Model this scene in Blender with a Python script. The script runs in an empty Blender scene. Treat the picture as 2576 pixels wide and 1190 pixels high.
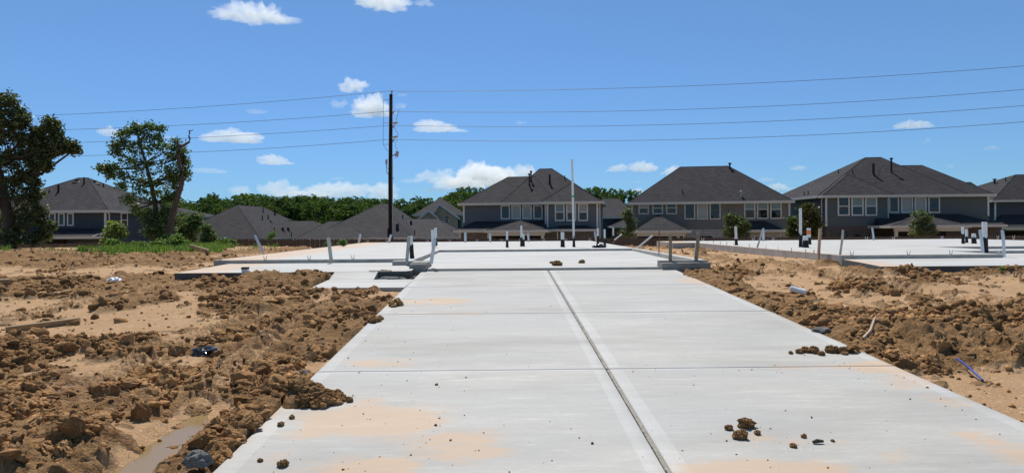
import bpy, bmesh, math, random
import numpy as np
from mathutils import Vector, Matrix, noise as mnoise
from mathutils.bvhtree import BVHTree

random.seed(7)
RNG = np.random.default_rng(7)
SC = bpy.context.scene
COL = SC.collection
R = math.radians

# ------------------------------------------------------------------ camera
F, CX, CY, CAMZ = 1790.0, 1288.0, 569.0, 1.64      # measured in a 2576 x 1190 view of the place
ROT = Matrix.Rotation(-0.01285, 3, 'Z') @ Matrix.Rotation(math.pi / 2, 3, 'X') @ Matrix.Rotation(R(-0.45), 3, 'Z')
cam = bpy.data.cameras.new('camera')
cam_ob = bpy.data.objects.new('camera', cam)
COL.objects.link(cam_ob)
cam_ob.matrix_world = Matrix.Translation((0, 0, CAMZ)) @ ROT.to_4x4()
cam.sensor_fit = 'HORIZONTAL'
cam.sensor_width = 36.0
cam.lens = 36.0 * F / 2576.0
cam.shift_y = -(595.0 - CY) / 2576.0
cam.clip_start = 0.05
cam.clip_end = 9000.0
SC.camera = cam_ob

# ------------------------------------------------------------------ sky, sun, exposure
SUN_EL, SUN_AZ = R(58.0), math.atan2(-0.20, 1.0)    # azimuth measured from +Y towards +X
world = bpy.data.worlds.new('World')
SC.world = world
world.use_nodes = True
wn, wl = world.node_tree.nodes, world.node_tree.links
bg = wn['Background']
sky = wn.new('ShaderNodeTexSky')
sky.sky_type = 'NISHITA'
sky.sun_disc = False
sky.sun_elevation = SUN_EL
sky.sun_rotation = SUN_AZ % (2 * math.pi)
sky.altitude = 100.0
sky.air_density = 1.0
sky.dust_density = 0.0
sky.ozone_density = 1.5
def _vm(op, src, val):
    m = wn.new('ShaderNodeVectorMath'); m.operation = op
    wl.new(src, m.inputs[0]); m.inputs[1].default_value = val
    return m.outputs[0]
# a phone's flat rendering of the sky's range, channel by channel
wl.new(_vm('MULTIPLY', _vm('POWER', _vm('MULTIPLY', sky.outputs['Color'], (0.1, 0.1, 0.1)), (0.56, 0.67, 0.92)), (3.15, 5.9, 9.9)), bg.inputs['Color'])
bg.inputs['Strength'].default_value = 0.10
sun = bpy.data.lights.new('sun', 'SUN')
sun.energy = 5.0
sun.angle = R(0.53)
sun.color = (1.0, 0.955, 0.89)
sun_ob = bpy.data.objects.new('sun', sun)
COL.objects.link(sun_ob)
SUN_DIR = Vector((math.sin(SUN_AZ) * math.cos(SUN_EL), math.cos(SUN_AZ) * math.cos(SUN_EL), math.sin(SUN_EL)))
sun_ob.rotation_euler = SUN_DIR.to_track_quat('Z', 'Y').to_euler()
SC.view_settings.view_transform = 'Standard'
SC.view_settings.look = 'None'
SC.view_settings.exposure = 0.0
SC.view_settings.gamma = 1.0
SC.view_settings.use_curve_mapping = False
SC.render.engine = 'CYCLES'
SC.cycles.use_denoising = True
SC.cycles.max_bounces = 16
SC.cycles.diffuse_bounces = 3
SC.cycles.glossy_bounces = 3
SC.cycles.transmission_bounces = 4
SC.cycles.transparent_max_bounces = 8
SC.cycles.volume_bounces = 14

# ------------------------------------------------------------------ measuring helpers
def ray(px, py):
    return ROT @ Vector(((px - CX) / F, -(py - CY) / F, -1.0))
ORG = Vector((0, 0, CAMZ))
def on_z(px, py, z):
    d = ray(px, py)
    return ORG + d * ((z - CAMZ) / d.z)
def at_y(px, py, y):
    d = ray(px, py)
    return ORG + d * (y / d.y)

# ------------------------------------------------------------------ materials
def mat(name, base, rough=0.8, var=0.0, scale=3.0, bump=0.0, bscale=20.0, spec=0.3, metal=0.0, detail=5.0, stretch=(1, 1, 1), col2=None, coord='Object'):
    m = bpy.data.materials.new(name)
    m.use_nodes = True
    n, l = m.node_tree.nodes, m.node_tree.links
    b = n['Principled BSDF']
    b.inputs['Roughness'].default_value = rough
    b.inputs['Metallic'].default_value = metal
    b.inputs['Specular IOR Level'].default_value = spec
    b.inputs['Base Color'].default_value = (*base, 1)
    tc = n.new('ShaderNodeTexCoord')
    mp = n.new('ShaderNodeMapping')
    mp.inputs['Scale'].default_value = stretch
    l.new(tc.outputs[coord], mp.inputs['Vector'])
    if var or col2:
        t = n.new('ShaderNodeTexNoise')
        t.inputs['Scale'].default_value = scale
        t.inputs['Detail'].default_value = detail
        t.inputs['Roughness'].default_value = 0.65
        l.new(mp.outputs[0], t.inputs['Vector'])
        r = n.new('ShaderNodeValToRGB')
        r.color_ramp.elements[0].position = 0.3
        r.color_ramp.elements[1].position = 0.7
        c2 = col2 if col2 else tuple(min(1, c * (1 + var)) for c in base)
        c1 = base if col2 else tuple(c * (1 - var) for c in base)
        r.color_ramp.elements[0].color = (*c1, 1)
        r.color_ramp.elements[1].color = (*c2, 1)
        l.new(t.outputs['Fac'], r.inputs['Fac'])
        l.new(r.outputs['Color'], b.inputs['Base Color'])
    if bump:
        t2 = n.new('ShaderNodeTexNoise')
        t2.inputs['Scale'].default_value = bscale
        t2.inputs['Detail'].default_value = 6
        l.new(mp.outputs[0], t2.inputs['Vector'])
        bp = n.new('ShaderNodeBump')
        bp.inputs['Strength'].default_value = bump
        bp.inputs['Distance'].default_value = 0.02
        l.new(t2.outputs['Fac'], bp.inputs['Height'])
        l.new(bp.outputs['Normal'], b.inputs['Normal'])
    return m

def node_mix(n, l, fac, a, b):
    mx = n.new('ShaderNodeMix')
    mx.data_type = 'RGBA'
    for s, v in ((0, fac), (6, a), (7, b)):
        if hasattr(v, 'links') or hasattr(v, 'is_output'):
            l.new(v, mx.inputs[s])
        elif s == 0:
            mx.inputs[0].default_value = v
        else:
            mx.inputs[s].default_value = (*v, 1)
    return mx.outputs[2]

def noise_node(n, l, vec, scale, detail=5, rough=0.6, stretch=None):
    if stretch:
        mp = n.new('ShaderNodeMapping')
        mp.inputs['Scale'].default_value = stretch
        l.new(vec, mp.inputs['Vector'])
        vec = mp.outputs[0]
    t = n.new('ShaderNodeTexNoise')
    t.inputs['Scale'].default_value = scale
    t.inputs['Detail'].default_value = detail
    t.inputs['Roughness'].default_value = rough
    l.new(vec, t.inputs['Vector'])
    return t.outputs['Fac']

def ramp(n, l, fac, p0, p1, c0=(0, 0, 0), c1=(1, 1, 1)):
    r = n.new('ShaderNodeValToRGB')
    r.color_ramp.elements[0].position = p0
    r.color_ramp.elements[1].position = p1
    r.color_ramp.elements[0].color = (*c0, 1)
    r.color_ramp.elements[1].color = (*c1, 1)
    l.new(fac, r.inputs['Fac'])
    return r.outputs['Color']

def concrete(name, base, brushed=0.0, sand_attr=True, wash=1.0, sand_x=None):
    m = bpy.data.materials.new(name)
    m.use_nodes = True
    n, l = m.node_tree.nodes, m.node_tree.links
    b = n['Principled BSDF']
    b.inputs['Roughness'].default_value = 0.75
    b.inputs['Specular IOR Level'].default_value = 0.3
    g = n.new('ShaderNodeNewGeometry')
    pos = g.outputs['Position']
    big = noise_node(n, l, pos, 1.1, 9, 0.66, (0.45, 1.7, 1))
    c = node_mix(n, l, ramp(n, l, big, 0.3, 0.72), tuple(x * 0.66 for x in base), tuple(min(1, x * 1.12) for x in base))
    bluish = noise_node(n, l, pos, 0.45, 4, 0.6, (0.6, 1.2, 1))
    c = node_mix(n, l, ramp(n, l, bluish, 0.45, 0.75), c, (base[0] * 0.88, base[1] * 0.93, base[2] * 1.0))
    streak = noise_node(n, l, pos, 5.0, 7, 0.75, (0.35, 4.0, 1))
    dk = ramp(n, l, streak, 0.42, 0.25)
    mm = n.new('ShaderNodeMath'); mm.operation = 'MULTIPLY'; mm.inputs[1].default_value = 0.30 * wash
    l.new(dk, mm.inputs[0])
    c = node_mix(n, l, mm.outputs[0], c, tuple(x * 0.55 for x in base))
    fine = noise_node(n, l, pos, 160.0, 2, 0.6, (0.12, 1.0, 1.0) if brushed else (1, 1, 1))
    mm2 = n.new('ShaderNodeMath'); mm2.operation = 'MULTIPLY'; mm2.inputs[1].default_value = 0.22
    l.new(ramp(n, l, fine, 0.5, 0.25), mm2.inputs[0])
    c = node_mix(n, l, mm2.outputs[0], c, tuple(x * 0.6 for x in base))
    if sand_attr:
        if sand_x is None:
            at = n.new('ShaderNodeAttribute'); at.attribute_name = 'sand'
        else:                               # sand washed in from one side of the slab
            sx_ = n.new('ShaderNodeSeparateXYZ'); l.new(pos, sx_.inputs[0])
            at = n.new('ShaderNodeMapRange')
            for k_, v_ in zip((1, 2, 3, 4), sand_x): at.inputs[k_].default_value = v_
            l.new(sx_.outputs['X'], at.inputs[0])
        sn = noise_node(n, l, pos, 8.0, 12, 0.86, (0.6, 1.3, 1))
        ad = n.new('ShaderNodeMath'); ad.operation = 'MULTIPLY_ADD'
        l.new(sn, ad.inputs[0]); ad.inputs[1].default_value = 1.25
        sub = n.new('ShaderNodeMath'); sub.operation = 'SUBTRACT'; sub.inputs[1].default_value = 0.62
        l.new(at.outputs[0] if sand_x is not None else at.outputs['Fac'], sub.inputs[0]); l.new(sub.outputs[0], ad.inputs[2])
        sf = ramp(n, l, ad.outputs[0], 0.40, 0.66)
        sf2 = n.new('ShaderNodeMath'); sf2.operation = 'MULTIPLY'; sf2.inputs[1].default_value = 0.56
        l.new(sf, sf2.inputs[0])
        c = node_mix(n, l, sf2.outputs[0], c, (0.56, 0.36, 0.20))
    l.new(c, b.inputs['Base Color'])
    bp = n.new('ShaderNodeBump'); bp.inputs['Strength'].default_value = 0.35 if brushed else 0.15; bp.inputs['Distance'].default_value = 0.004
    l.new(fine, bp.inputs['Height']); l.new(bp.outputs[0], b.inputs['Normal'])
    return m

M = {}
M['drive'] = concrete('brushed_concrete', (0.54, 0.517, 0.468), 1.0)
M['trowel'] = concrete('trowelled_concrete', (0.556, 0.536, 0.492), 0.0, wash=0.4)
M['slab'] = concrete('slab_concrete', (0.57, 0.55, 0.505), 0.0, wash=0.5, sand_x=(-7.1, -4.2, 1.15, -.1))
M['slab_b'] = concrete('second_slab_concrete', (0.57, 0.55, 0.505), 0.0, wash=0.5, sand_x=(6.9, 8.6, 1.0, -.1))
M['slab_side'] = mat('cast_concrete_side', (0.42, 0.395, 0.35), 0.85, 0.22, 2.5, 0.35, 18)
M['slab_dark'] = mat('dark_concrete_side', (0.12, 0.112, 0.098), 0.8, 0.3, 3, 0.3, 18)  # darker side tone for the porch floors
M['slab_mid'] = mat('mid_grey_concrete_side', (0.27, 0.255, 0.225), 0.8, 0.3, 3, 0.3, 18)  # middle side tone for the garage stems
M['joint'] = mat('joint_board_wood', (0.27, 0.25, 0.20), 0.9, 0.4, 14, 0.4, 40)
M['pvc'] = mat('white_plastic_pipe', (0.76, 0.76, 0.73), 0.4, 0.06, 6)
M['wrap'] = mat('black_pipe_wrap', (0.012, 0.012, 0.013), 0.5, 0.4, 20, 0.8, 40)
M['green'] = mat('green_tape', (0.05, 0.45, 0.17), 0.5)
M['orange'] = mat('orange_paint', (0.85, 0.22, 0.08), 0.6)
M['galv'] = mat('galvanised_steel', (0.58, 0.61, 0.64), 0.42, 0.18, 14, metal=0.75)
M['galv_dusty'] = mat('dusty_galvanised_steel', (0.50, 0.49, 0.44), 0.6, 0.2, 14, metal=0.3)
M['galv_muddy'] = mat('muddy_galvanised_steel', (0.36, 0.29, 0.20), 0.7, 0.25, 14, metal=0.15)
M['hole'] = mat('strap_hole', (0.03, 0.03, 0.03), 0.8)
M['rust'] = mat('rusty_rebar', (0.16, 0.07, 0.035), 0.85, 0.4, 30)
M['lumber'] = mat('weathered_lumber', (0.36, 0.25, 0.14), 0.85, 0.25, 3, 0.3, 20, stretch=(0.5, 6, 6))
M['stake'] = mat('pale_stake_wood', (0.50, 0.36, 0.25), 0.8, 0.2, 6, stretch=(6, 6, 0.6))
M['trim'] = mat('pale_trim_paint', (0.54, 0.53, 0.47), 0.6, 0.04, 2)
M['trim_white'] = mat('white_trim_paint', (0.64, 0.64, 0.61), 0.55, 0.04, 2)
M['bag'] = mat('black_plastic_film', (0.012, 0.012, 0.014), 0.22, 0.3, 12, 0.4, 8, spec=0.6)
M['foil'] = mat('white_plastic_film', (0.78, 0.80, 0.82), 0.3, 0.1, 8, 0.4, 12, spec=0.5)
M['blue'] = mat('blue_plastic_pipe', (0.03, 0.06, 0.30), 0.35, 0.2, 8)
M['grey_rag'] = mat('dark_grey_cloth', (0.09, 0.10, 0.12), 0.8, 0.3, 14)
M['rubble'] = mat('grey_rubble', (0.13, 0.127, 0.122), 0.9, 0.4, 9, 0.6, 24)
M['black_metal'] = mat('black_vent_metal', (0.014, 0.014, 0.015), 0.6)
M['pole'] = mat('dark_treated_pole', (0.013, 0.010, 0.009), 0.85, 0.35, 6, 0.4, 20, stretch=(5, 5, 0.5))
M['wire'] = mat('grey_wire', (0.09, 0.095, 0.10), 0.5)
M['porcelain'] = mat('grey_insulator', (0.34, 0.36, 0.37), 0.35)
M['bark'] = mat('dark_bark', (0.075, 0.055, 0.04), 0.95, 0.4, 5, 0.8, 12, stretch=(3, 3, 0.8))
M['dead_bark'] = mat('bare_dead_wood', (0.10, 0.07, 0.052), 0.95, 0.4, 5, 0.8, 12, stretch=(3, 3, 0.8))
M['picket'] = mat('weathered_fence_wood', (0.105, 0.082, 0.066), 0.9, 0.35, 1.3, 0.3, 12, coord='Object', stretch=(4, 1, 0.7))
M['lawn'] = mat('far_lawn', (0.07, 0.10, 0.035), 0.95, 0.3, 0.3)

def siding_mat(name, c):
    return mat(name, c, 0.7, 0.06, 0.6, stretch=(0.6, 1, 4))
M['sid_blue'] = siding_mat('blue_grey_siding', (0.118, 0.134, 0.145))
M['sid_taupe'] = siding_mat('taupe_grey_siding', (0.165, 0.158, 0.138))
M['sid_green'] = siding_mat('green_grey_siding', (0.098, 0.118, 0.112))
M['sid_navy'] = siding_mat('dark_slate_siding', (0.055, 0.066, 0.078))

def masonry(name, c1, c2, mortar, w, h):
    m = bpy.data.materials.new(name)
    m.use_nodes = True
    n, l = m.node_tree.nodes, m.node_tree.links
    b = n['Principled BSDF']; b.inputs['Roughness'].default_value = 0.9; b.inputs['Specular IOR Level'].default_value = 0.2
    tc = n.new('ShaderNodeTexCoord'); sp = n.new('ShaderNodeSeparateXYZ'); cb = n.new('ShaderNodeCombineXYZ')
    l.new(tc.outputs['Object'], sp.inputs[0])
    ad = n.new('ShaderNodeMath'); l.new(sp.outputs['X'], ad.inputs[0]); l.new(sp.outputs['Y'], ad.inputs[1])
    l.new(ad.outputs[0], cb.inputs['X']); l.new(sp.outputs['Z'], cb.inputs['Y'])
    br = n.new('ShaderNodeTexBrick')
    br.inputs['Color1'].default_value = (*c1, 1); br.inputs['Color2'].default_value = (*c2, 1); br.inputs['Mortar'].default_value = (*mortar, 1)
    br.inputs['Scale'].default_value = 1.0; br.inputs['Brick Width'].default_value = w; br.inputs['Row Height'].default_value = h
    br.inputs['Mortar Size'].default_value = 0.012; br.inputs['Bias'].default_value = -0.1
    l.new(cb.outputs[0], br.inputs['Vector'])
    no = noise_node(n, l, tc.outputs['Object'], 5.0, 4)
    l.new(node_mix(n, l, ramp(n, l, no, 0.35, 0.7), br.outputs['Color'], tuple(x * 0.62 for x in c1)), b.inputs['Base Color'])
    bp = n.new('ShaderNodeBump'); bp.inputs['Strength'].default_value = 0.6; bp.inputs['Distance'].default_value = 0.02
    l.new(br.outputs['Fac'], bp.inputs['Height']); bp.invert = True
    l.new(bp.outputs[0], b.inputs['Normal'])
    return m
M['stone'] = masonry('grey_stone_veneer', (0.20, 0.195, 0.185), (0.125, 0.125, 0.125), (0.10, 0.10, 0.095), 0.5, 0.22)
M['stone_pale'] = masonry('pale_stone_veneer', (0.48, 0.47, 0.43), (0.34, 0.335, 0.31), (0.25, 0.25, 0.23), 0.5, 0.22)
M['brick_dark'] = masonry('dark_brown_brick', (0.13, 0.11, 0.10), (0.085, 0.075, 0.07), (0.12, 0.115, 0.105), 0.24, 0.085)
M['brick_tan'] = masonry('tan_brick', (0.66, 0.47, 0.30), (0.52, 0.37, 0.235), (0.6, 0.5, 0.38), 0.24, 0.085)

def shingles(name, c):
    m = bpy.data.materials.new(name)
    m.use_nodes = True
    n, l = m.node_tree.nodes, m.node_tree.links
    b = n['Principled BSDF']; b.inputs['Roughness'].default_value = 0.92; b.inputs['Specular IOR Level'].default_value = 0.15
    tc = n.new('ShaderNodeTexCoord'); sp = n.new('ShaderNodeSeparateXYZ'); cb = n.new('ShaderNodeCombineXYZ')
    l.new(tc.outputs['Object'], sp.inputs[0])
    ad = n.new('ShaderNodeMath'); l.new(sp.outputs['X'], ad.inputs[0])
    mu = n.new('ShaderNodeMath'); mu.operation = 'MULTIPLY'; mu.inputs[1].default_value = 0.77
    l.new(sp.outputs['Y'], mu.inputs[0]); l.new(mu.outputs[0], ad.inputs[1])
    l.new(ad.outputs[0], cb.inputs['X']); l.new(sp.outputs['Z'], cb.inputs['Y'])
    br = n.new('ShaderNodeTexBrick')
    br.inputs['Color1'].default_value = (*[x * 1.35 for x in c], 1); br.inputs['Color2'].default_value = (*[x * 0.68 for x in c], 1); br.inputs['Mortar'].default_value = (*[x * 0.45 for x in c], 1)
    br.inputs['Scale'].default_value = 1.0; br.inputs['Brick Width'].default_value = 0.30; br.inputs['Row Height'].default_value = 0.09
    br.inputs['Mortar Size'].default_value = 0.01; br.inputs['Bias'].default_value = 0.0
    l.new(cb.outputs[0], br.inputs['Vector'])
    weather = noise_node(n, l, tc.outputs['Object'], 0.9, 5, 0.65, (1.0, 0.35, 0.35))
    c2 = node_mix(n, l, ramp(n, l, weather, 0.40, 0.70), br.outputs['Color'], tuple(x * 0.72 for x in c))
    l.new(c2, b.inputs['Base Color'])
    bp = n.new('ShaderNodeBump'); bp.inputs['Strength'].default_value = 0.4; bp.inputs['Distance'].default_value = 0.02
    l.new(br.outputs['Color'], bp.inputs['Height']); l.new(bp.outputs[0], b.inputs['Normal'])
    return m
M['shingle'] = shingles('charcoal_shingles', (0.051, 0.047, 0.050))
M['shingle_old'] = shingles('streaked_charcoal_shingles', (0.050, 0.047, 0.049))

def glass(name, c, wob=0.25, sc=1.1, rough=0.03):
    m = bpy.data.materials.new(name)
    m.use_nodes = True
    n, l = m.node_tree.nodes, m.node_tree.links
    b = n['Principled BSDF']
    b.inputs['Base Color'].default_value = (*c, 1); b.inputs['Roughness'].default_value = rough; b.inputs['Specular IOR Level'].default_value = 0.55
    tc = n.new('ShaderNodeTexCoord')
    no = noise_node(n, l, tc.outputs['Object'], sc, 2)
    bp = n.new('ShaderNodeBump'); bp.inputs['Strength'].default_value = wob; bp.inputs['Distance'].default_value = 0.25
    l.new(no, bp.inputs['Height']); l.new(bp.outputs[0], b.inputs['Normal'])
    return m
M['glass'] = glass('dark_window_glass', (0.012, 0.014, 0.016))
M['glass_blind'] = glass('glass_over_pale_blind', (0.15, 0.20, 0.19), 0.1)
M['glass_curtain'] = glass('glass_over_cream_curtain', (0.30, 0.28, 0.24), 0.1)
M['painted_shade'] = mat('patio_wall_painted_shade', (0.02, 0.019, 0.018), 0.9)  # near-black colour paints in the shade under the patio roofs

def leaf_mat(name, ca, cb, trans=0.3, rough=0.5, spec=0.35):
    m = bpy.data.materials.new(name)
    m.use_nodes = True
    n, l = m.node_tree.nodes, m.node_tree.links
    b = n['Principled BSDF']; b.inputs['Roughness'].default_value = rough; b.inputs['Specular IOR Level'].default_value = spec
    g = n.new('ShaderNodeNewGeometry')
    c = ramp(n, l, g.outputs['Random Per Island'], 0.0, 1.0, ca, cb)
    l.new(c, b.inputs['Base Color'])
    t = n.new('ShaderNodeBsdfTranslucent')
    br = n.new('ShaderNodeMix'); br.data_type = 'RGBA'; br.blend_type = 'MULTIPLY'; br.inputs[0].default_value = 1.0
    l.new(c, br.inputs[6]); br.inputs[7].default_value = (1.6, 1.7, 0.7, 1)
    l.new(br.outputs[2], t.inputs['Color'])
    mx = n.new('ShaderNodeMixShader'); mx.inputs[0].default_value = trans
    l.new(b.outputs[0], mx.inputs[1]); l.new(t.outputs[0], mx.inputs[2])
    l.new(mx.outputs[0], n['Material Output'].inputs['Surface'])
    return m
M['oak_leaf'] = leaf_mat('oak_leaves', (0.036, 0.050, 0.020), (0.120, 0.140, 0.058), 0.25)
M['ash_leaf'] = leaf_mat('broad_leaves', (0.042, 0.072, 0.024), (0.14, 0.20, 0.072), 0.32)
M['far_leaf'] = leaf_mat('woodland_leaves', (0.036, 0.066, 0.020), (0.125, 0.185, 0.055), 0.3, 0.75, 0.08)
M['far_leaf_dark'] = leaf_mat('dark_woodland_leaves', (0.024, 0.046, 0.015), (0.080, 0.128, 0.040), 0.3, 0.75, 0.08)
M['weed_leaf'] = leaf_mat('weed_leaves', (0.06, 0.11, 0.025), (0.15, 0.24, 0.055), 0.35)
M['yellow_leaf'] = leaf_mat('yellow_green_leaves', (0.11, 0.16, 0.03), (0.25, 0.29, 0.07), 0.35)
M['bush_leaf'] = leaf_mat('bush_leaves', (0.04, 0.065, 0.018), (0.12, 0.15, 0.045), 0.3)
M['grey_leaf'] = leaf_mat('grey_green_leaves', (0.06, 0.085, 0.04), (0.16, 0.19, 0.10), 0.3)
M['magnolia_leaf'] = leaf_mat('magnolia_leaves', (0.035, 0.045, 0.015), (0.13, 0.12, 0.035), 0.2)

# ------------------------------------------------------------------ mesh helpers
def tag(o, label=None, cat=None, group=None, kind=None):
    if label: o['label'] = label
    if cat: o['category'] = cat
    if group: o['group'] = group
    if kind: o['kind'] = kind
    return o

def link(name, me, parent=None, loc=None):
    o = bpy.data.objects.new(name, me)
    COL.objects.link(o)
    if parent is not None: o.parent = parent
    if loc is not None: o.location = loc
    return o

def empty(name, loc, rz=0.0, label=None, cat=None, group=None):
    o = bpy.data.objects.new(name, None)
    COL.objects.link(o)
    o.empty_display_size = 0.3
    o.location = loc
    o.rotation_euler = (0, 0, rz)
    return tag(o, label, cat, group)

class MB:
    def __init__(s):
        s.v, s.f, s.mi = [], [], []
    def add(s, verts, faces, mi=0):
        k = len(s.v)
        s.v.extend([tuple(v) for v in verts])
        for f in faces:
            s.f.append([i + k for i in f]); s.mi.append(mi)
        return s
    def box(s, x0, x1, y0, y1, z0, z1, mi=0):
        if x1 < x0: x0, x1 = x1, x0
        if y1 < y0: y0, y1 = y1, y0
        if z1 < z0: z0, z1 = z1, z0
        return s.add([(x0, y0, z0), (x1, y0, z0), (x1, y1, z0), (x0, y1, z0), (x0, y0, z1), (x1, y0, z1), (x1, y1, z1), (x0, y1, z1)],
                     [(0, 3, 2, 1), (4, 5, 6, 7), (0, 1, 5, 4), (1, 2, 6, 5), (2, 3, 7, 6), (3, 0, 4, 7)], mi)
    def quad(s, a, b, c, d, mi=0):
        return s.add([a, b, c, d], [(0, 1, 2, 3)], mi)
    def prism(s, poly, z0, z1, mi=0, mi_side=None, ztop=None):
        n = len(poly)
        zt = (lambda x, y: z1) if ztop is None else ztop
        vs = [(x, y, z0) for x, y in poly] + [(x, y, zt(x, y)) for x, y in poly]
        s.add(vs, [list(range(n))[::-1]], mi if mi_side is None else mi_side)
        s.add(vs, [[n + i for i in range(n)]], mi)
        s.add(vs, [(i, (i + 1) % n, n + (i + 1) % n, n + i) for i in range(n)], mi if mi_side is None else mi_side)
        return s
    def tube(s, pts, rad, seg=8, mi=0, cap=True):
        pts = [Vector(p) for p in pts]
        if not hasattr(rad, '__len__'): rad = [rad] * len(pts)
        rings = []
        for i, p in enumerate(pts):
            a = pts[max(i - 1, 0)]; b = pts[min(i + 1, len(pts) - 1)]
            d = (b - a).normalized()
            u = d.cross(Vector((0, 0, 1)))
            if u.length < 0.05: u = d.cross(Vector((1, 0, 0)))
            u.normalize(); w = d.cross(u)
            rings.append([p + (u * math.cos(t) + w * math.sin(t)) * rad[i] for t in [2 * math.pi * k / seg for k in range(seg)]])
        vs = [q for r in rings for q in r]
        fs = []
        for i in range(len(rings) - 1):
            for k in range(seg):
                a, b = i * seg + k, i * seg + (k + 1) % seg
                fs.append((a, a + seg, b + seg, b))
        if cap:
            fs.append(list(range(seg))); fs.append([len(vs) - seg + k for k in range(seg)][::-1])
        return s.add(vs, fs, mi)
    def build(s, name, mats, parent=None, loc=None, smooth=False, shift=None):
        me = bpy.data.meshes.new(name)
        vs = s.v if shift is None else [(v[0] - shift[0], v[1] - shift[1], v[2] - shift[2]) for v in s.v]
        me.from_pydata(vs, [], s.f)
        if not isinstance(mats, (list, tuple)): mats = [mats]
        for m in mats: me.materials.append(m)
        if len(mats) > 1: me.polygons.foreach_set('material_index', s.mi)
        if smooth: me.polygons.foreach_set('use_smooth', [True] * len(me.polygons))
        me.update()
        return link(name, me, parent, loc if loc is not None else shift)

def fast_mesh(name, verts, faces, mat_, smooth=False):
    """verts (N,3), faces (M,k) all the same size."""
    me = bpy.data.meshes.new(name)
    nv, (nf, k) = len(verts), faces.shape
    me.vertices.add(nv); me.vertices.foreach_set('co', np.ascontiguousarray(verts, dtype=np.float32).ravel())
    me.loops.add(nf * k); me.loops.foreach_set('vertex_index', np.ascontiguousarray(faces, dtype=np.int32).ravel())
    me.polygons.add(nf)
    me.polygons.foreach_set('loop_start', np.arange(0, nf * k, k, dtype=np.int32))
    try: me.polygons.foreach_set('loop_total', np.full(nf, k, dtype=np.int32))
    except Exception: pass
    if smooth: me.polygons.foreach_set('use_smooth', np.ones(nf, dtype=bool))
    if mat_ is not None: me.materials.append(mat_)
    me.update(calc_edges=True)
    me.validate()
    return me

# ------------------------------------------------------------------ numpy noise
def _hash(ix, iy, seed):
    h = (ix.astype(np.int64) * 374761393 + iy.astype(np.int64) * 668265263 + seed * 1442695041) & 0xFFFFFFFF
    h = ((h ^ (h >> 13)) * 1274126177) & 0xFFFFFFFF
    h = (h ^ (h >> 16)) & 0xFFFFFFFF
    h = (h * 2246822519) & 0xFFFFFFFF
    return (h ^ (h >> 15)).astype(np.float64) / 4294967295.0
def vnoise(x, y, seed=0):
    ix, iy = np.floor(x), np.floor(y)
    fx, fy = x - ix, y - iy
    fx = fx * fx * fx * (fx * (fx * 6 - 15) + 10); fy = fy * fy * fy * (fy * (fy * 6 - 15) + 10)
    a, b = _hash(ix, iy, seed), _hash(ix + 1, iy, seed)
    c, d = _hash(ix, iy + 1, seed), _hash(ix + 1, iy + 1, seed)
    return (a + (b - a) * fx) * (1 - fy) + (c + (d - c) * fx) * fy
def fbm(x, y, seed=0, oct_=5, gain=0.5):
    s = np.zeros_like(x); a, t = 1.0, 0.0
    c, sn = math.cos(0.6), math.sin(0.6)
    for o in range(oct_):
        s += a * (vnoise(x, y, seed + o * 17) * 2 - 1); t += a
        x, y = (c * x - sn * y) * 2.03 + 11.3, (sn * x + c * y) * 2.03 - 7.7
        a *= gain
    return s / t
def lumps(x, y, scale, seed, dens=0.7):
    """rounded lumps with steep flanks, height in units of scale"""
    gx, gy = x / scale, y / scale
    w = 0.40
    gx2 = gx + w * fbm(gx * 2.2, gy * 2.2, seed + 5, 3, .6); gy2 = gy + w * fbm(gx * 2.2 + 9, gy * 2.2, seed + 6, 3, .6)
    ix, iy = np.floor(gx2), np.floor(gy2)
    out = np.zeros_like(x)
    for dx in (-1, 0, 1):
        for dy in (-1, 0, 1):
            cx, cy = ix + dx, iy + dy
            px = cx + 0.15 + 0.7 * _hash(cx, cy, seed); py = cy + 0.15 + 0.7 * _hash(cx, cy, seed + 1)
            rr = 0.30 + 0.55 * _hash(cx, cy, seed + 2)
            on = _hash(cx, cy, seed + 3) < dens
            q = 1 - ((gx2 - px) ** 2 + (gy2 - py) ** 2) / rr ** 2
            h = np.where(on & (q > 0), np.maximum(q, 0) ** .62 * rr * (0.5 + 0.6 * _hash(cx, cy, seed + 4)), 0)
            out = np.maximum(out, h)
    return out * scale
def ridged(x, y, seed, oct_=3, gain=.5):
    s = np.zeros_like(x); a, t = 1.0, 0.0
    for o in range(oct_):
        n = 1 - np.minimum(1.0, np.abs(vnoise(x, y, seed + o * 13) * 2 - 1) * 1.6)
        s += a * n * n; t += a
        x, y = (x * .8 - y * .6) * 2.1 + 3.1, (x * .6 + y * .8) * 2.1 - 5.2
        a *= gain
    return s / t
def billow(x, y, seed, oct_=3, gain=.5):
    s = np.zeros_like(x); a, t = 1.0, 0.0
    for o in range(oct_):
        s += a * np.minimum(1.0, np.abs(vnoise(x, y, seed + o * 13) * 2 - 1) * 1.7); t += a
        x, y = (x * .8 - y * .6) * 2.1 + 3.1, (x * .6 + y * .8) * 2.1 - 5.2
        a *= gain
    return s / t
def sstep(a, b, x):
    t = np.clip((x - a) / (b - a), 0, 1)
    return t * t * (3 - 2 * t)
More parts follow.
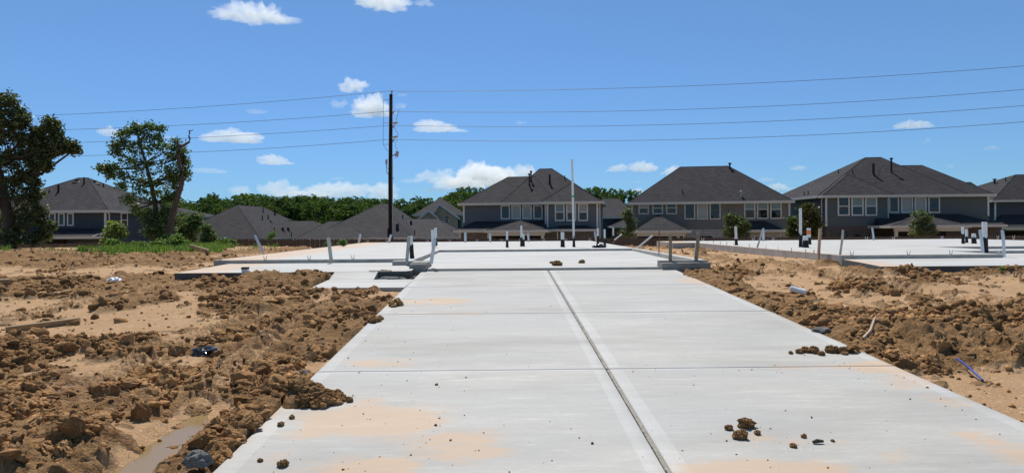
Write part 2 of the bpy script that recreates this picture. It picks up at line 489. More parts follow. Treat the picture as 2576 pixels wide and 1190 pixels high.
# ------------------------------------------------------------------ lie of the land
X_L, X_R, X_C = -1.74, 3.67, 0.965          # driveway edges and its long joint
DRIVE_END = 15.2
def drive_z(y): return 0.0455 * y
def base(x, y):
    crest = 28 + 9 * sstep(-6, -13, x)
    z = np.where(y < 14, 0.0455 * y - 0.055, 0.582 + (0.745 - 0.582) * sstep(13, 21, y))
    z = np.where(y < 14, np.minimum(z, 0.582), z)
    z = z + .17 * sstep(5.2, 7.0, x) * sstep(8.5, 12.0, y) * (1 - sstep(15, 22, y)) + .05 * sstep(-2.0, -3.2, x) * sstep(10.5, 13.5, y) * (1 - sstep(15, 20, y))
    z = z - 1.76 * sstep(0, 1, (y - crest) / (45 - crest)) - 1.0 * sstep(44, 56, y)
    return z
def on_ground(px, py):
    d = ray(px, py)
    t = 3.0
    for _ in range(60):
        p = ORG + d * t
        h = p.z - float(base(np.array([p.x]), np.array([p.y]))[0])
        if h < 0.003: break
        t += max(h * 1.2, 0.01)
    return ORG + d * t
def on_drive(px, py):
    d = ray(px, py)
    return ORG + d * (CAMZ / (0.0455 * d.y - d.z))

INV = np.array(ROT.transposed())
def proj(x, y, z):
    c = np.stack([x, y, z - CAMZ], -1) @ INV.T
    w = np.maximum(-c[..., 2], 0.3)
    return CX + F * c[..., 0] / w, CY - F * c[..., 1] / w

# where the ground is washed sand (negative) or heaped clods (positive), each patch measured on the ground
PATCH = [(150, 688, 260, 9, -1), (560, 733, 150, 9, -1), (320, 762, 190, 12, -1), (640, 757, 190, 11, -.9), (110, 772, 130, 10, -.8), (560, 800, 170, 12, -.8),
         (60, 862, 110, 14, -.7), (850, 900, 60, 40, -2.2), (650, 875, 60, 40, -1.8), (560, 960, 120, 22, -.9), (480, 905, 70, 26, -.8), (440, 1075, 50, 55, -1.3), (540, 870, 110, 24, -.6), (250, 880, 120, 14, -.5),
         (250, 935, 130, 16, -.5), (790, 985, 60, 12, -.3), (640, 1120, 70, 34, -1.6), (320, 1140, 100, 50, -1.8), (230, 715, 80, 8, -.6), (760, 705, 60, 7, -.4), (380, 655, 120, 4, -.3), (220, 626, 300, 5, -1),
         (1880, 642, 150, 14, -1.4), (1800, 660, 60, 8, -.8), (2050, 690, 170, 16, -1.1), (2330, 722, 260, 22, -1.0), (2500, 775, 120, 16, -.6), (2150, 690, 120, 12, -.8), (2460, 985, 260, 45, -1.5), (2560, 1060, 240, 90, -2), (2330, 935, 120, 16, -.9), (2180, 905, 120, 10, -.5),
         (2560, 720, 160, 12, -.4),
         (120, 1020, 330, 110, .7), (330, 1000, 220, 60, .6), (640, 1000, 130, 50, .8), (800, 1005, 110, 40, 1.0), (620, 1060, 90, 60, .7), (540, 1180, 90, 50, .6), (600, 770, 70, 18, .8), (350, 760, 90, 16, .5), (880, 770, 140, 40, .9), (800, 850, 110, 45, .7),
         (600, 915, 90, 40, .6), (120, 642, 220, 14, 1.3), (420, 650, 140, 10, 1.2), (620, 636, 140, 7, 1.0), (730, 700, 100, 18, .9), (80, 720, 120, 14, .6), (330, 700, 300, 12, .8), (120, 705, 140, 10, .8), (640, 800, 140, 14, .5), (180, 800, 160, 10, .8), (430, 742, 200, 7, .7), (120, 745, 130, 8, .9), (300, 720, 90, 6, .8), (700, 735, 140, 8, .6), (500, 830, 160, 14, .5), (250, 850, 200, 12, .5),
         (1830, 700, 110, 25, .9), (1960, 765, 120, 30, .9), (2080, 820, 140, 40, .9), (2290, 870, 200, 50, 1.0), (2480, 860, 160, 60, .9), (2060, 885, 90, 12, .8), (2240, 780, 160, 20, .4), (2420, 690, 260, 14, .8), (2250, 720, 60, 10, 1.0), (2000, 660, 200, 5, .5), (1790, 650, 60, 6, .4)]
# heaps and ruts: pixel polyline, half width (m), height (m)
RIDGES = [([(590, 1120), (640, 1050), (690, 1010), (760, 985), (860, 985)], .26, 0.074), ([(700, 925), (770, 900), (840, 850), (900, 820)], .25, 0.053), ([(880, 800), (940, 780), (985, 752)], .22, 0.058),
          ([(500, 960), (560, 920), (620, 880), (690, 830)], .12, 0.040), ([(60, 1150), (60, 1010), (120, 960)], .5, 0.069), ([(180, 1090), (330, 1000), (430, 960)], .35, 0.053), ([(250, 1140), (200, 1110)], .3, 0.053),
          ([(540, 775), (600, 770), (660, 780)], .4, 0.087), ([(300, 775), (380, 757)], .5, 0.066), ([(640, 705), (720, 690), (790, 702), (830, 715)], .45, 0.074), ([(0, 655), (80, 640), (190, 650)], .9, 0.165), ([(230, 660), (330, 650), (430, 648), (520, 642)], .8, 0.078), ([(0, 700), (70, 700), (110, 712)], .6, 0.087), ([(0, 740), (110, 728)], .45, 0.061),
          ([(860, 745), (950, 728), (1010, 716)], .22, 0.043), ([(540, 640), (640, 630), (760, 618)], .6, 0.061),
          ([(1745, 684), (1800, 702), (1860, 730), (1940, 765)], .32, 0.074), ([(2000, 790), (2080, 820), (2170, 850)], .40, 0.087), ([(2200, 850), (2290, 855), (2380, 850)], .42, 0.130), ([(2400, 870), (2500, 850), (2600, 850)], .45, 0.106), ([(2380, 790), (2500, 810), (2600, 800)], .4, 0.066),
          ([(1890, 655), (2000, 672), (2110, 700), (2200, 722)], .18, 0.040), ([(1760, 640), (1830, 655), (1900, 675)], .2, 0.031), ([(2080, 662), (2130, 668), (2180, 690)], .35, 0.061), ([(2260, 690), (2360, 690), (2480, 688), (2600, 690)], .35, 0.058), ([(2235, 722), (2270, 715), (2310, 712)], .3, 0.087), ([(2090, 905), (2180, 905), (2270, 915)], .2, 0.021),
          ([(520, 1000), (450, 1062), (380, 1120), (300, 1185), (250, 1240)], .30, -.12), ([(700, 850), (650, 880), (590, 930)], .16, -.05), ([(30, 700), (60, 706)], .4, -.1)]
RIDGES_W = [([on_ground(*p) for p in pl], w, h) for pl, w, h in RIDGES]
TRACKS = [([(500, 990), (570, 925), (650, 868), (740, 815), (830, 770)], .20), ([(1870, 650), (1990, 668), (2120, 692), (2300, 728), (2560, 770)], .26), ([(1760, 642), (1860, 662), (1960, 690)], .22), ([(120, 1000), (330, 905), (520, 830), (640, 790)], .22), ([(30, 800), (250, 745), (470, 705)], .28)]
TRACKS_W = [([on_ground(*p) for p in pl], w) for pl, w in TRACKS]
SPILL = [(745, 1010, 40, 22, .01), (1745, 693, 25, 8, .0)]
SPILL_W = []
for px, py, rx, ry, h in SPILL:
    c = on_drive(px, py); e = on_drive(px + rx, py); g = on_drive(px, py - ry)
    SPILL_W.append((c.x, c.y, abs(e.x - c.x), abs(g.y - c.y), h))
PADS = [(X_L, X_R, -40, DRIVE_END, 'd'), (-7.0, 4.42, 17.3, 36, .87), (-2.1, 4.42, 15.2, 17.4, .87), (-6.62, -1.87, 14.42, 17.4, .745), (-3.45, -1.72, 12.62, 13.95, .58), (-3.4, -2.55, 13.9, 14.5, .6),
        (7.45, 19.8, 15.55, 30.5, .94), (6.95, 19.8, 13.05, 15.6, .85), (-2.56, -1.70, 13.9, 14.45, .66)]
def heights(x, y):
    b = base(x, y)
    px, py = proj(x, y, b)
    far = sstep(30, 37, y)
    bias = np.full_like(x, -0.03) + .03 * (x < 0)
    bias -= 0.5 * far
    for a, c, rx, ry, s in PATCH:
        q = ((px - a) / rx) ** 2 + ((py - c) / ry) ** 2
        bias += s * (0.36 if s > 0 else 0.12 if (a < 900 and 690 < c < 890) else 0.27) * np.exp(-q * 0.9) * (y > 1.5)
    n = fbm(x * 0.75, y * 0.75, 3, 5, 0.55) * 0.75 + fbm(x * 0.23, y * 0.3, 40, 3) * 0.35
    m = sstep(-0.05, 0.20, n + bias + 0.34 * fbm(x * 1.9, y * 1.9, 45, 3, 0.6) + 0.16 * fbm(x * 5.2, y * 5.2, 47, 4, 0.6))
    z = b + 0.05 * fbm(x * 0.45, y * 0.45, 60, 3)
    lug = 0
    for pl, w, h in RIDGES_W:
        dmin = np.full_like(x, 1e9)
        for a, c in zip(pl[:-1], pl[1:]):
            ex, ey = c.x - a.x, c.y - a.y
            t = np.clip(((x - a.x) * ex + (y - a.y) * ey) / (ex * ex + ey * ey), 0, 1)
            dmin = np.minimum(dmin, np.hypot(x - a.x - t * ex, y - a.y - t * ey))
        dd = dmin + w * 0.5 * fbm(x * 2.2, y * 2.2, 77, 3)
        k = np.exp(-np.maximum(dd, 0) ** 2 / (2 * (w * 0.62) ** 2))
        z = z + h * k
        if h > 0: m = np.maximum(m, sstep(0.25, 0.6, k))
        else: m = m * (1 - sstep(0.35, 0.7, k) * (0.95 if h < -.08 else .8))
    for pl, w in TRACKS_W:                      # lugged tyre prints
        run = 0.0
        for a, c in zip(pl[:-1], pl[1:]):
            ex, ey = c.x - a.x, c.y - a.y; L = math.hypot(ex, ey)
            t = np.clip(((x - a.x) * ex + (y - a.y) * ey) / (L * L), 0, 1)
            sd = ((x - a.x) * ey - (y - a.y) * ex) / L
            dd = np.hypot(x - a.x - t * ex, y - a.y - t * ey)
            k = sstep(w, w * .6, dd + .05 * fbm(x * 5, y * 5, 223, 2)) * ((t > 0) & (t < 1) | (dd < w * .5))
            ph = (run + t * L + np.abs(sd) * .8) * 2 * math.pi / .17
            z = z + k * (.026 * np.sin(ph) + .012 * np.sin(ph * 2.1 + 4 * sd) - .015)
            m = np.where(k > .2, m * .35 + .38 * k * (np.sin(ph) > -.2), m)
            run += L
    rough = fbm(x * 6, y * 6, 91, 5, 0.62)
    crumb = 1 - np.abs(fbm(x * 11, y * 11, 93, 4, 0.6)) * 2
    big = lumps(x, y, 0.44, 11, 0.42); med = lumps(x + 5, y, 0.21, 23, 0.62); sml = lumps(x, y + 3, 0.095, 31, 0.75); tiny = lumps(x, y - 3, 0.045, 53, 0.75)
    nearm = sstep(0.25, 0.75, fbm(x * 0.5, y * 0.5, 15, 3) * .8 + .5)
    wx, wy = x + .05 * fbm(x * 5, y * 5, 141, 3), y + .05 * fbm(x * 5 + 7, y * 5, 143, 3)
    bil = .15 * billow(wx * 2.4, wy * 2.4, 151, 2, .5) + .085 * billow(wx * 6.2, wy * 6.2, 157, 2, .55) + .050 * billow(wx * 14, wy * 14, 163, 3, .65)
    sm = .16 * ridged(wx * 2.6 + .35 * wy, wy * .8, 171, 2, .5) + .12 * ridged(wx * 4.6, wy * 4.2, 173, 3, .6) + .05 * ridged(wx * 13, wy * 12, 177, 3, .65)
    patch = sstep(-.25, .25, fbm(x * 1.1, y * 1.1, 181, 3))
    jag = fbm(x * 9, y * 9, 187, 4, .7)
    act = .22 + 1.0 * sstep(-.35, .35, fbm(x * .85, y * .85, 193, 4, .6))
    clod = .07 * ridged(wx * 1.25 + .3 * wy, wy * .95, 191, 3, .55) + act * ((0.26 * big * (.25 + .9 * nearm) + (0.34 * med + 0.26 * sml) * (.35 + .65 * patch)) * np.clip(.70 + .30 * crumb + .35 * jag, .1, 1.4) + bil * .42 + sm * (.55 - .25 * patch)) + 0.26 * tiny * (.6 + jag) + 0.034 * jag + 0.030 * fbm(x * 24, y * 24, 95, 4, .7) - .07
    edge = np.where(y < DRIVE_END, np.where(x < 1, X_L - x, x - X_R), 1.0)
    amp = 0.50 + 0.14 * sstep(0.25, 0.8, edge)
    z = z + m * (clod * amp - .03) - 0.03 * (1 - m)
    scat = lumps(x, y, 0.13, 71, 0.16) * sstep(-0.42, 0.0, n + bias)
    z = z + (1 - m) * (0.5 * scat + 0.010 * fbm(x * 2.5, y * 2.5, 99, 4) + 0.004 * fbm(x * 14, y * 10, 101, 3))
    m = np.maximum(m, np.where(scat > 0.008, 0.8, 0) * (1 - far))
    pad = np.zeros_like(x)
    for x0, x1, y0, y1, zt in PADS:
        sd = np.minimum(np.minimum(x - x0, x1 - x), np.minimum(y - y0, y1 - y))
        k = sstep(-0.035, 0.02, sd)
        top = drive_z(y) if zt == 'd' else zt
        z = z * (1 - k) + (np.minimum(z, top - 0.22)) * k
        pad = np.maximum(pad, np.where(sd > 0.12, 1, 0))
    for cx, cy, rx, ry, h in SPILL_W:
        q = np.hypot((x - cx) / rx, (y - cy) / ry) + 0.35 * fbm(x * 5, y * 5, 131, 3)
        k = sstep(1.0, 0.25, q)
        zs = drive_z(y) - 0.02 + k * (h * .5 + .03) + np.minimum(k * 2, 1) * np.maximum(clod + .05, 0) * .62
        z = np.where(k > 0, np.maximum(z, zs), z)
        m = np.maximum(m, np.where(k > 0.05, sstep(0, .3, k), 0))
        pad = np.where(k > 0, 0, pad)
    return z, m, pad
def ground_z(x, y):
    z, m, p = heights(np.array([float(x)]), np.array([float(y)]))
    return float(z[0])

def soil_material(name, terrain):
    m = bpy.data.materials.new(name)
    m.use_nodes = True
    n, l = m.node_tree.nodes, m.node_tree.links
    b = n['Principled BSDF']; b.inputs['Roughness'].default_value = 0.95; b.inputs['Specular IOR Level'].default_value = 0.12
    g = n.new('ShaderNodeNewGeometry'); pos = g.outputs['Position']
    n1 = noise_node(n, l, pos, 2.3, 6, 0.7)
    clod = node_mix(n, l, ramp(n, l, n1, 0.34, 0.66), (0.19, 0.100, 0.040), (0.45, 0.265, 0.120))
    n3 = noise_node(n, l, pos, 17.0, 5, 0.7)
    clod = node_mix(n, l, ramp(n, l, n3, 0.50, 0.72), clod, (0.56, 0.385, 0.215))
    dk = n.new('ShaderNodeMath'); dk.operation = 'MULTIPLY'; dk.inputs[1].default_value = 0.55
    l.new(ramp(n, l, n3, 0.46, 0.30), dk.inputs[0])
    clod = node_mix(n, l, dk.outputs[0], clod, (0.16, 0.09, 0.042))
    n2 = noise_node(n, l, pos, 46.0, 4, 0.7)
    hb = n2
    if terrain:
        s1 = noise_node(n, l, pos, 1.1, 6, 0.65, (1, 1.4, 1))
        sand = node_mix(n, l, ramp(n, l, s1, 0.32, 0.68), (0.54, 0.34, 0.185), (0.69, 0.46, 0.265))
        s2 = noise_node(n, l, pos, 24.0, 5, 0.75, (0.8, 1.2, 1))
        sp = n.new('ShaderNodeMath'); sp.operation = 'MULTIPLY'; sp.inputs[1].default_value = 0.6
        l.new(ramp(n, l, s2, 0.42, 0.27), sp.inputs[0])
        sand = node_mix(n, l, sp.outputs[0], sand, (0.30, 0.18, 0.09))
        at = n.new('ShaderNodeAttribute'); at.attribute_name = 'clod'
        jit = n.new('ShaderNodeMath'); jit.operation = 'MULTIPLY_ADD'; jit.inputs[1].default_value = 0.55; 
        l.new(n2, jit.inputs[0])
        su = n.new('ShaderNodeMath'); su.operation = 'SUBTRACT'; su.inputs[1].default_value = 0.275
        l.new(at.outputs['Fac'], su.inputs[0]); l.new(su.outputs[0], jit.inputs[2])
        c = node_mix(n, l, ramp(n, l, jit.outputs[0], 0.50, 0.85), sand, clod)
    else:
        rnd = ramp(n, l, g.outputs['Random Per Island'], 0.0, 1.0, (.70, .67, .64), (1.65, 1.56, 1.46))
        mu = n.new('ShaderNodeMix'); mu.data_type = 'RGBA'; mu.blend_type = 'MULTIPLY'; mu.inputs[0].default_value = 1.0
        l.new(clod, mu.inputs[6]); l.new(rnd, mu.inputs[7])
        c = mu.outputs[2]
    l.new(c, b.inputs['Base Color'])
    if terrain:
        mid_ = noise_node(n, l, pos, 11.0, 5, 0.7)
        mm_ = n.new('ShaderNodeMath'); mm_.operation = 'MULTIPLY'; l.new(mid_, mm_.inputs[0]); l.new(at.outputs['Fac'], mm_.inputs[1])
        ms_ = n.new('ShaderNodeMath'); ms_.operation = 'MULTIPLY_ADD'; ms_.inputs[1].default_value = 3.0; l.new(mm_.outputs[0], ms_.inputs[0]); l.new(hb, ms_.inputs[2])
        hb = ms_.outputs[0]
    bp = n.new('ShaderNodeBump'); bp.inputs['Strength'].default_value = 1.0; bp.inputs['Distance'].default_value = 0.02
    l.new(hb, bp.inputs['Height']); l.new(bp.outputs[0], b.inputs['Normal'])
    return m
M['soil'] = soil_material('churned_soil_and_sand', True)
M['clod'] = soil_material('brown_clay_clods', False)

# fine ground round the camera, out to the houses
NR, NC = 760, 1040
yy = 2.2 + (np.exp(np.linspace(0, 1, NR) * math.log(61.0)) - 1) / 60.0 * 54.0
yy = np.concatenate([np.linspace(2.2, 2.2, 0), (np.exp(np.linspace(math.log(3.0), math.log(60.0), NR)) - 0.8)])
tt = np.linspace(-1.0, 1.0, NC)
GX = (yy[:, None] + 0.9) * tt[None, :] + 0.0
GY = np.repeat(yy[:, None], NC, 1)
GZ, GM, GP = heights(GX.ravel(), GY.ravel())
# crumbly overhangs: push the rough ground sideways a little as well
_gx, _gy = GX.ravel().copy(), GY.ravel().copy()
_e = np.full(_gx.shape, 9.0)
for x0, x1, y0, y1, zt in PADS:
    _e = np.minimum(_e, np.hypot(np.maximum(np.maximum(x0 - _gx, _gx - x1), 0), np.maximum(np.maximum(y0 - _gy, _gy - y1), 0)))
_k = GM * sstep(.02, .12, _e) * (1 - sstep(14, 24, _gy))
_hz = GZ * 9.0
_sx = .030 * fbm(_gx * 11 + _hz, _gy * 11, 211, 3, .6) + .012 * fbm(_gx * 30, _gy * 30 + _hz * 3, 213, 2)
_sy = -.020 * sstep(.02, .14, GZ - base(_gx, _gy)) + .030 * fbm(_gx * 11, _gy * 11 + _hz, 217, 3, .6) + .012 * fbm(_gx * 30 + _hz * 3, _gy * 30, 219, 2)
_gx += _k * _sx; _gy += _k * _sy
idx = np.arange(NR * NC).reshape(NR, NC)
quads = np.stack([idx[:-1, :-1], idx[:-1, 1:], idx[1:, 1:], idx[1:, :-1]], -1).reshape(-1, 4)
quads = quads[GP[quads].min(1) < 0.5]
me = fast_mesh('ground', np.stack([_gx, _gy, GZ], -1), quads, M['soil'], True)
att = me.attributes.new('clod', 'FLOAT', 'POINT')
att.data.foreach_set('value', GM.astype(np.float32))
tag(link('ground', me), kind='structure')
# coarse ground beyond it on all sides
sx = np.concatenate([np.linspace(-160, -20, 15), np.linspace(-18, 18, 19), np.linspace(20, 160, 15)]); sy = np.concatenate([np.linspace(-60, 12, 19), np.linspace(14, 58, 23)])
QX, QY = np.meshgrid(sx, sy)
QZ = base(QX.ravel(), QY.ravel()) - 0.42
qi = np.arange(QX.size).reshape(QX.shape)
me = fast_mesh('outer_ground', np.stack([QX.ravel(), QY.ravel(), QZ], -1), np.stack([qi[:-1, :-1], qi[:-1, 1:], qi[1:, 1:], qi[1:, :-1]], -1).reshape(-1, 4), M['soil'], True)
tag(link('outer_ground', me), kind='structure')
mb = MB(); mb.quad((-4000, 40, -2.45), (4000, 40, -2.45), (4000, 7000, -2.45), (-4000, 7000, -2.45))
tag(mb.build('lawn', M['lawn']), kind='structure')

# ------------------------------------------------------------------ driveway
drive = empty('driveway', (X_C, 6.0, drive_z(6.0)))
drive['kind'] = 'structure'
STAIN = [(900, 1062, 190, 38, 1.0), (700, 1150, 90, 40, .45), (1010, 914, 190, 12, 1.0), (880, 922, 80, 10, .7), (1060, 985, 120, 26, .55), (1090, 760, 110, 12, .7), (1120, 788, 170, 5, .7), (900, 1180, 180, 34, .85), (1150, 1120, 170, 46, .6), (1060, 1010, 140, 40, .4),
         (1910, 1180, 210, 38, 1.1), (1890, 1095, 80, 24, 1.1), (1985, 1112, 70, 16, .7), (2090, 921, 190, 8, 1.1), (2230, 922, 120, 17, 1.3), (2060, 900, 80, 12, .9), (2300, 960, 150, 26, .6), (2400, 1010, 110, 30, .55), (2500, 1110, 110, 60, .6), (2200, 1130, 200, 50, .4), (1745, 708, 50, 9, .9), (1790, 722, 40, 6, .6), (960, 860, 90, 20, .5), (1050, 860, 120, 30, .3), (930, 1010, 60, 24, .8), (1900, 930, 160, 5, .5)]
STAIN_W = []
for px, py, rx, ry, s in STAIN:
    c = on_drive(px, py); e = on_drive(px + rx, py); g = on_drive(px, py - ry)
    STAIN_W.append((c.x, c.y, abs(e.x - c.x) * 1.15, abs(g.y - c.y) * 1.15, s * .95))
def sandiness(x, y):
    s = np.zeros_like(x)
    for cx, cy, rx, ry, k in STAIN_W:
        s = np.maximum(s, k * np.exp(-((x - cx) / rx) ** 2 - ((y - cy) / ry) ** 2))
    edge = np.minimum(x - X_L, X_R - x)
    s = np.maximum(s, 0.42 * np.exp(-np.maximum(edge, 0) / 0.18))
    rip = .5 + .5 * np.sin((x * .55 + y) * 42 + 5 * fbm(x * 3, y * 3, 311, 3))
    return np.clip(s, 0, 1.1) * (0.80 + 1.1 * fbm(x * 1.3, y * 2.0, 301, 5, .62) + .16 * rip) + 0.16 * fbm(x * .6, y * .9, 305, 4) + .05
ROWS = [-2.7, 0.4, 3.52, 6.64, 9.78, 12.66, DRIVE_END]
GAP, CGAP = 0.017, 0.036
def panel(x0, x1, y0, y1, outer_left):
    """one cast panel: fine top grid with smooth trowelled margins, rounded arrises and real sides"""
    ax = np.linspace(x0, x1, max(8, int((x1 - x0) / 0.07)))
    ay = np.linspace(y0, y1, max(8, int((y1 - y0) / 0.06))) if y1 > 3 else np.linspace(y0, y1, 8)
    w_out, w_in, w_y = 0.14, 0.115, 0.045
    lo, hi = (w_out, w_in) if outer_left else (w_in, w_out)
    ax = np.unique(np.concatenate([ax, [x0 + 0.008, x1 - 0.008, x0 + lo, x1 - hi]])); ay = np.unique(np.concatenate([ay, [y0 + 0.008, y1 - 0.008, y0 + w_y, y1 - w_y]]))
    X, Y = np.meshgrid(ax, ay)
    Z = drive_z(Y)
    rim = (X <= x0) | (X >= x1) | (Y <= y0) | (Y >= y1)
    Z = Z - 0.006 * rim + 0.0012 * fbm(X * 1.2, Y * 1.2, 11, 3)
    inner = (X > x0 + lo) & (X < x1 - hi) & (Y > y0 + w_y) & (Y < y1 - w_y)
    V = np.stack([X.ravel(), Y.ravel(), Z.ravel()], -1)
    ii = np.arange(X.size).reshape(X.shape)
    Q = np.stack([ii[:-1, :-1], ii[:-1, 1:], ii[1:, 1:], ii[1:, :-1]], -1).reshape(-1, 4)
    cen = V[Q].mean(1)
    smooth = (cen[:, 0] < x0 + lo) | (cen[:, 0] > x1 - hi) | (cen[:, 1] < y0 + w_y) | (cen[:, 1] > y1 - w_y)
    per = np.concatenate([ii[0, :], ii[1:, -1], ii[-1, -2::-1], ii[-2:0:-1, 0]])
    low = V[per].copy(); low[:, 2] = drive_z(low[:, 1]) - 0.13
    k = len(V); npz = len(per)
    V = np.concatenate([V, low])
    S = np.array([(per[(i + 1) % npz], per[i], k + i, k + (i + 1) % npz) for i in range(npz)])
    o = np.array([X_C, 6.0, drive_z(6.0)])
    me = fast_mesh('concrete_panel', V - o, np.concatenate([Q, S]), None)
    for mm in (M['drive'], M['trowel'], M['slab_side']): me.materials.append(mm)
    mi = np.concatenate([smooth.astype(np.int32), np.full(len(S), 2, np.int32)])
    if len(me.polygons) == len(mi): me.polygons.foreach_set('material_index', mi)
    at = me.attributes.new('sand', 'FLOAT', 'POINT')
    at.data.foreach_set('value', sandiness(V[:, 0], V[:, 1]).astype(np.float32))
    return link('concrete_panel', me, drive)
for r0, r1 in zip(ROWS[:-1], ROWS[1:]):
    g0, g1 = (GAP if r0 < 9 else GAP * 1.9) / 2, (GAP if r1 < 9 else GAP * 1.9) / 2
    panel(X_L, X_C - CGAP / 2, r0 + g0, r1 - g1, True)
    panel(X_C + CGAP / 2, X_R, r0 + g0, r1 - g1, False)
o = (X_C, 6.0, drive_z(6.0))
for r0, r1 in zip(ROWS[:-1], ROWS[1:]):
    mb = MB()
    n = 24
    pts = np.linspace(r0 + .02, r1 - .02, n)
    for a, c in zip(pts[:-1], pts[1:]):
        j = random.uniform(-.002, .002)
        mb.add([(X_C - .010 + j, a, drive_z(a) - .1), (X_C + .013 + j, a, drive_z(a) - .1), (X_C + .013 + j, c, drive_z(c) - .1), (X_C - .010 + j, c, drive_z(c) - .1),
                (X_C - .010 + j, a, drive_z(a) - .004), (X_C + .012 + j, a, drive_z(a) - .001), (X_C + .012 + j, c, drive_z(c) - .001), (X_C - .010 + j, c, drive_z(c) - .004)],
               [(0, 3, 2, 1), (4, 5, 6, 7), (0, 1, 5, 4), (1, 2, 6, 5), (2, 3, 7, 6), (3, 0, 4, 7)])
    mb.build('joint_board', M['joint'], drive, shift=o).location = (0, 0, 0)
mb = MB()
mb.add([(X_L + .03, -3, drive_z(-3) - .09), (X_R - .03, -3, drive_z(-3) - .09), (X_R - .03, DRIVE_END - .03, drive_z(DRIVE_END) - .09), (X_L + .03, DRIVE_END - .03, drive_z(DRIVE_END) - .09)], [(0, 1, 2, 3)])
mb.build('sub_base', M['joint'], drive, shift=o).location = (0, 0, 0)

# ------------------------------------------------------------------ house slabs and walk
def wavy(poly, step=0.5, amp=0.010, seed=5):
    """formed concrete edges are never dead straight"""
    out = []
    for i, (a, b) in enumerate(zip(poly, poly[1:] + poly[:1])):
        L = math.hypot(b[0] - a[0], b[1] - a[1]); n = max(1, int(L / step))
        nx, ny = -(b[1] - a[1]) / L, (b[0] - a[0]) / L
        for k in range(n):
            t = k / n
            j = 0 if k == 0 else (float(vnoise(np.array([t * L * 1.1 + i * 31.7]), np.array([seed * 3.3]), seed)[0]) - .5) * 2 * amp
            out.append((a[0] + (b[0] - a[0]) * t + nx * j, a[1] + (b[1] - a[1]) * t + ny * j))
    return out
slab_a = empty('house_slab', (-1.3, 17.3, .5), 0, 'pale concrete house slab with a recessed garage floor at the end of the driveway', 'house slab')
def sl(mb, name, parent, mats): 
    return mb.build(name, mats, parent, shift=tuple(parent.location))
def zero(o): o.location = (0, 0, 0); return o
SM = [M['slab'], M['slab_side']]
SMB = [M['slab_b'], M['slab_side']]
SDB = [M['slab_b'], M['slab_dark']]
SD = [M['slab'], M['slab_dark']]
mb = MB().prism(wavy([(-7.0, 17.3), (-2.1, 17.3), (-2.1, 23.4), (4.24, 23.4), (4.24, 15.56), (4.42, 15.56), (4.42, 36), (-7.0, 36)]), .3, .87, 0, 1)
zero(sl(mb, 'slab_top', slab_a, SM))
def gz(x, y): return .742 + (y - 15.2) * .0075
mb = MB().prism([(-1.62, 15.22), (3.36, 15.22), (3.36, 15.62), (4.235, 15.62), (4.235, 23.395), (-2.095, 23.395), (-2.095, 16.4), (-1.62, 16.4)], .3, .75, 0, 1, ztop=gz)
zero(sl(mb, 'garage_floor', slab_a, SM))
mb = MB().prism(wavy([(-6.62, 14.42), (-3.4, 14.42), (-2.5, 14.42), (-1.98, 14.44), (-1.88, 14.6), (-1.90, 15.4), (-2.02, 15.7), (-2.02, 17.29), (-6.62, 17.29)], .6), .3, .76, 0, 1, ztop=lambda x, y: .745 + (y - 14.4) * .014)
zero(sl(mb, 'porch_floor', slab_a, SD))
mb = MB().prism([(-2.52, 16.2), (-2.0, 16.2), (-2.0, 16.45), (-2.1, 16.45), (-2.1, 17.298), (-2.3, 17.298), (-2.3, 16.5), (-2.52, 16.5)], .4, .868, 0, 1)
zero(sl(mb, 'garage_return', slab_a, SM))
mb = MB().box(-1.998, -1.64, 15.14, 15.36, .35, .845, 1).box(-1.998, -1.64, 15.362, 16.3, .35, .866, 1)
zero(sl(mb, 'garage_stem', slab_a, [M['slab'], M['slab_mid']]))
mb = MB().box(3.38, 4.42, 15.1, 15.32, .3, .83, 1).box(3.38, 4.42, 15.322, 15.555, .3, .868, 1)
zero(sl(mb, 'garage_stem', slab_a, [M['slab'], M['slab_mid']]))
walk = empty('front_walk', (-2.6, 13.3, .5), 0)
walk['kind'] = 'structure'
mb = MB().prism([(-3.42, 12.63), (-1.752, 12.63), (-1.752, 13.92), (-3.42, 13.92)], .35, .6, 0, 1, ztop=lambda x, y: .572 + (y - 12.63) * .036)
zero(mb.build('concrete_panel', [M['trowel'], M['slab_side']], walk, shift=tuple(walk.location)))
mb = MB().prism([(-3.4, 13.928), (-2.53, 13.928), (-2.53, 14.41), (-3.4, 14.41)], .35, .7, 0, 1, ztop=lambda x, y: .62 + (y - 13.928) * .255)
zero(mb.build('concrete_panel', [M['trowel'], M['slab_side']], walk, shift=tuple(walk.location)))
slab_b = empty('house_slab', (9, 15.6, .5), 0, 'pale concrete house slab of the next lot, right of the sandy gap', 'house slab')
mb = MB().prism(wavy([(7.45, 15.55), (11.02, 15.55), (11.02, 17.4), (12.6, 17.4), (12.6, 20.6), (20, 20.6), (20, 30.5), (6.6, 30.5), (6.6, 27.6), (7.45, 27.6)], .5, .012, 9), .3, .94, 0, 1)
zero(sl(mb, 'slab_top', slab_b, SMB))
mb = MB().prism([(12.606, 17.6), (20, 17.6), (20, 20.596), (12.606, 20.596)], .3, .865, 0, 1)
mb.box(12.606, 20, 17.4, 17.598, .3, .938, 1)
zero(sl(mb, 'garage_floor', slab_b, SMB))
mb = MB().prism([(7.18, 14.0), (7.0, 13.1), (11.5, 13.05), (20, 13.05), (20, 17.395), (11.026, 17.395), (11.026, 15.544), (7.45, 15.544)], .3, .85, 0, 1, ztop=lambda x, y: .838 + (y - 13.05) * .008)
zero(sl(mb, 'porch_floor', slab_b, SDB))

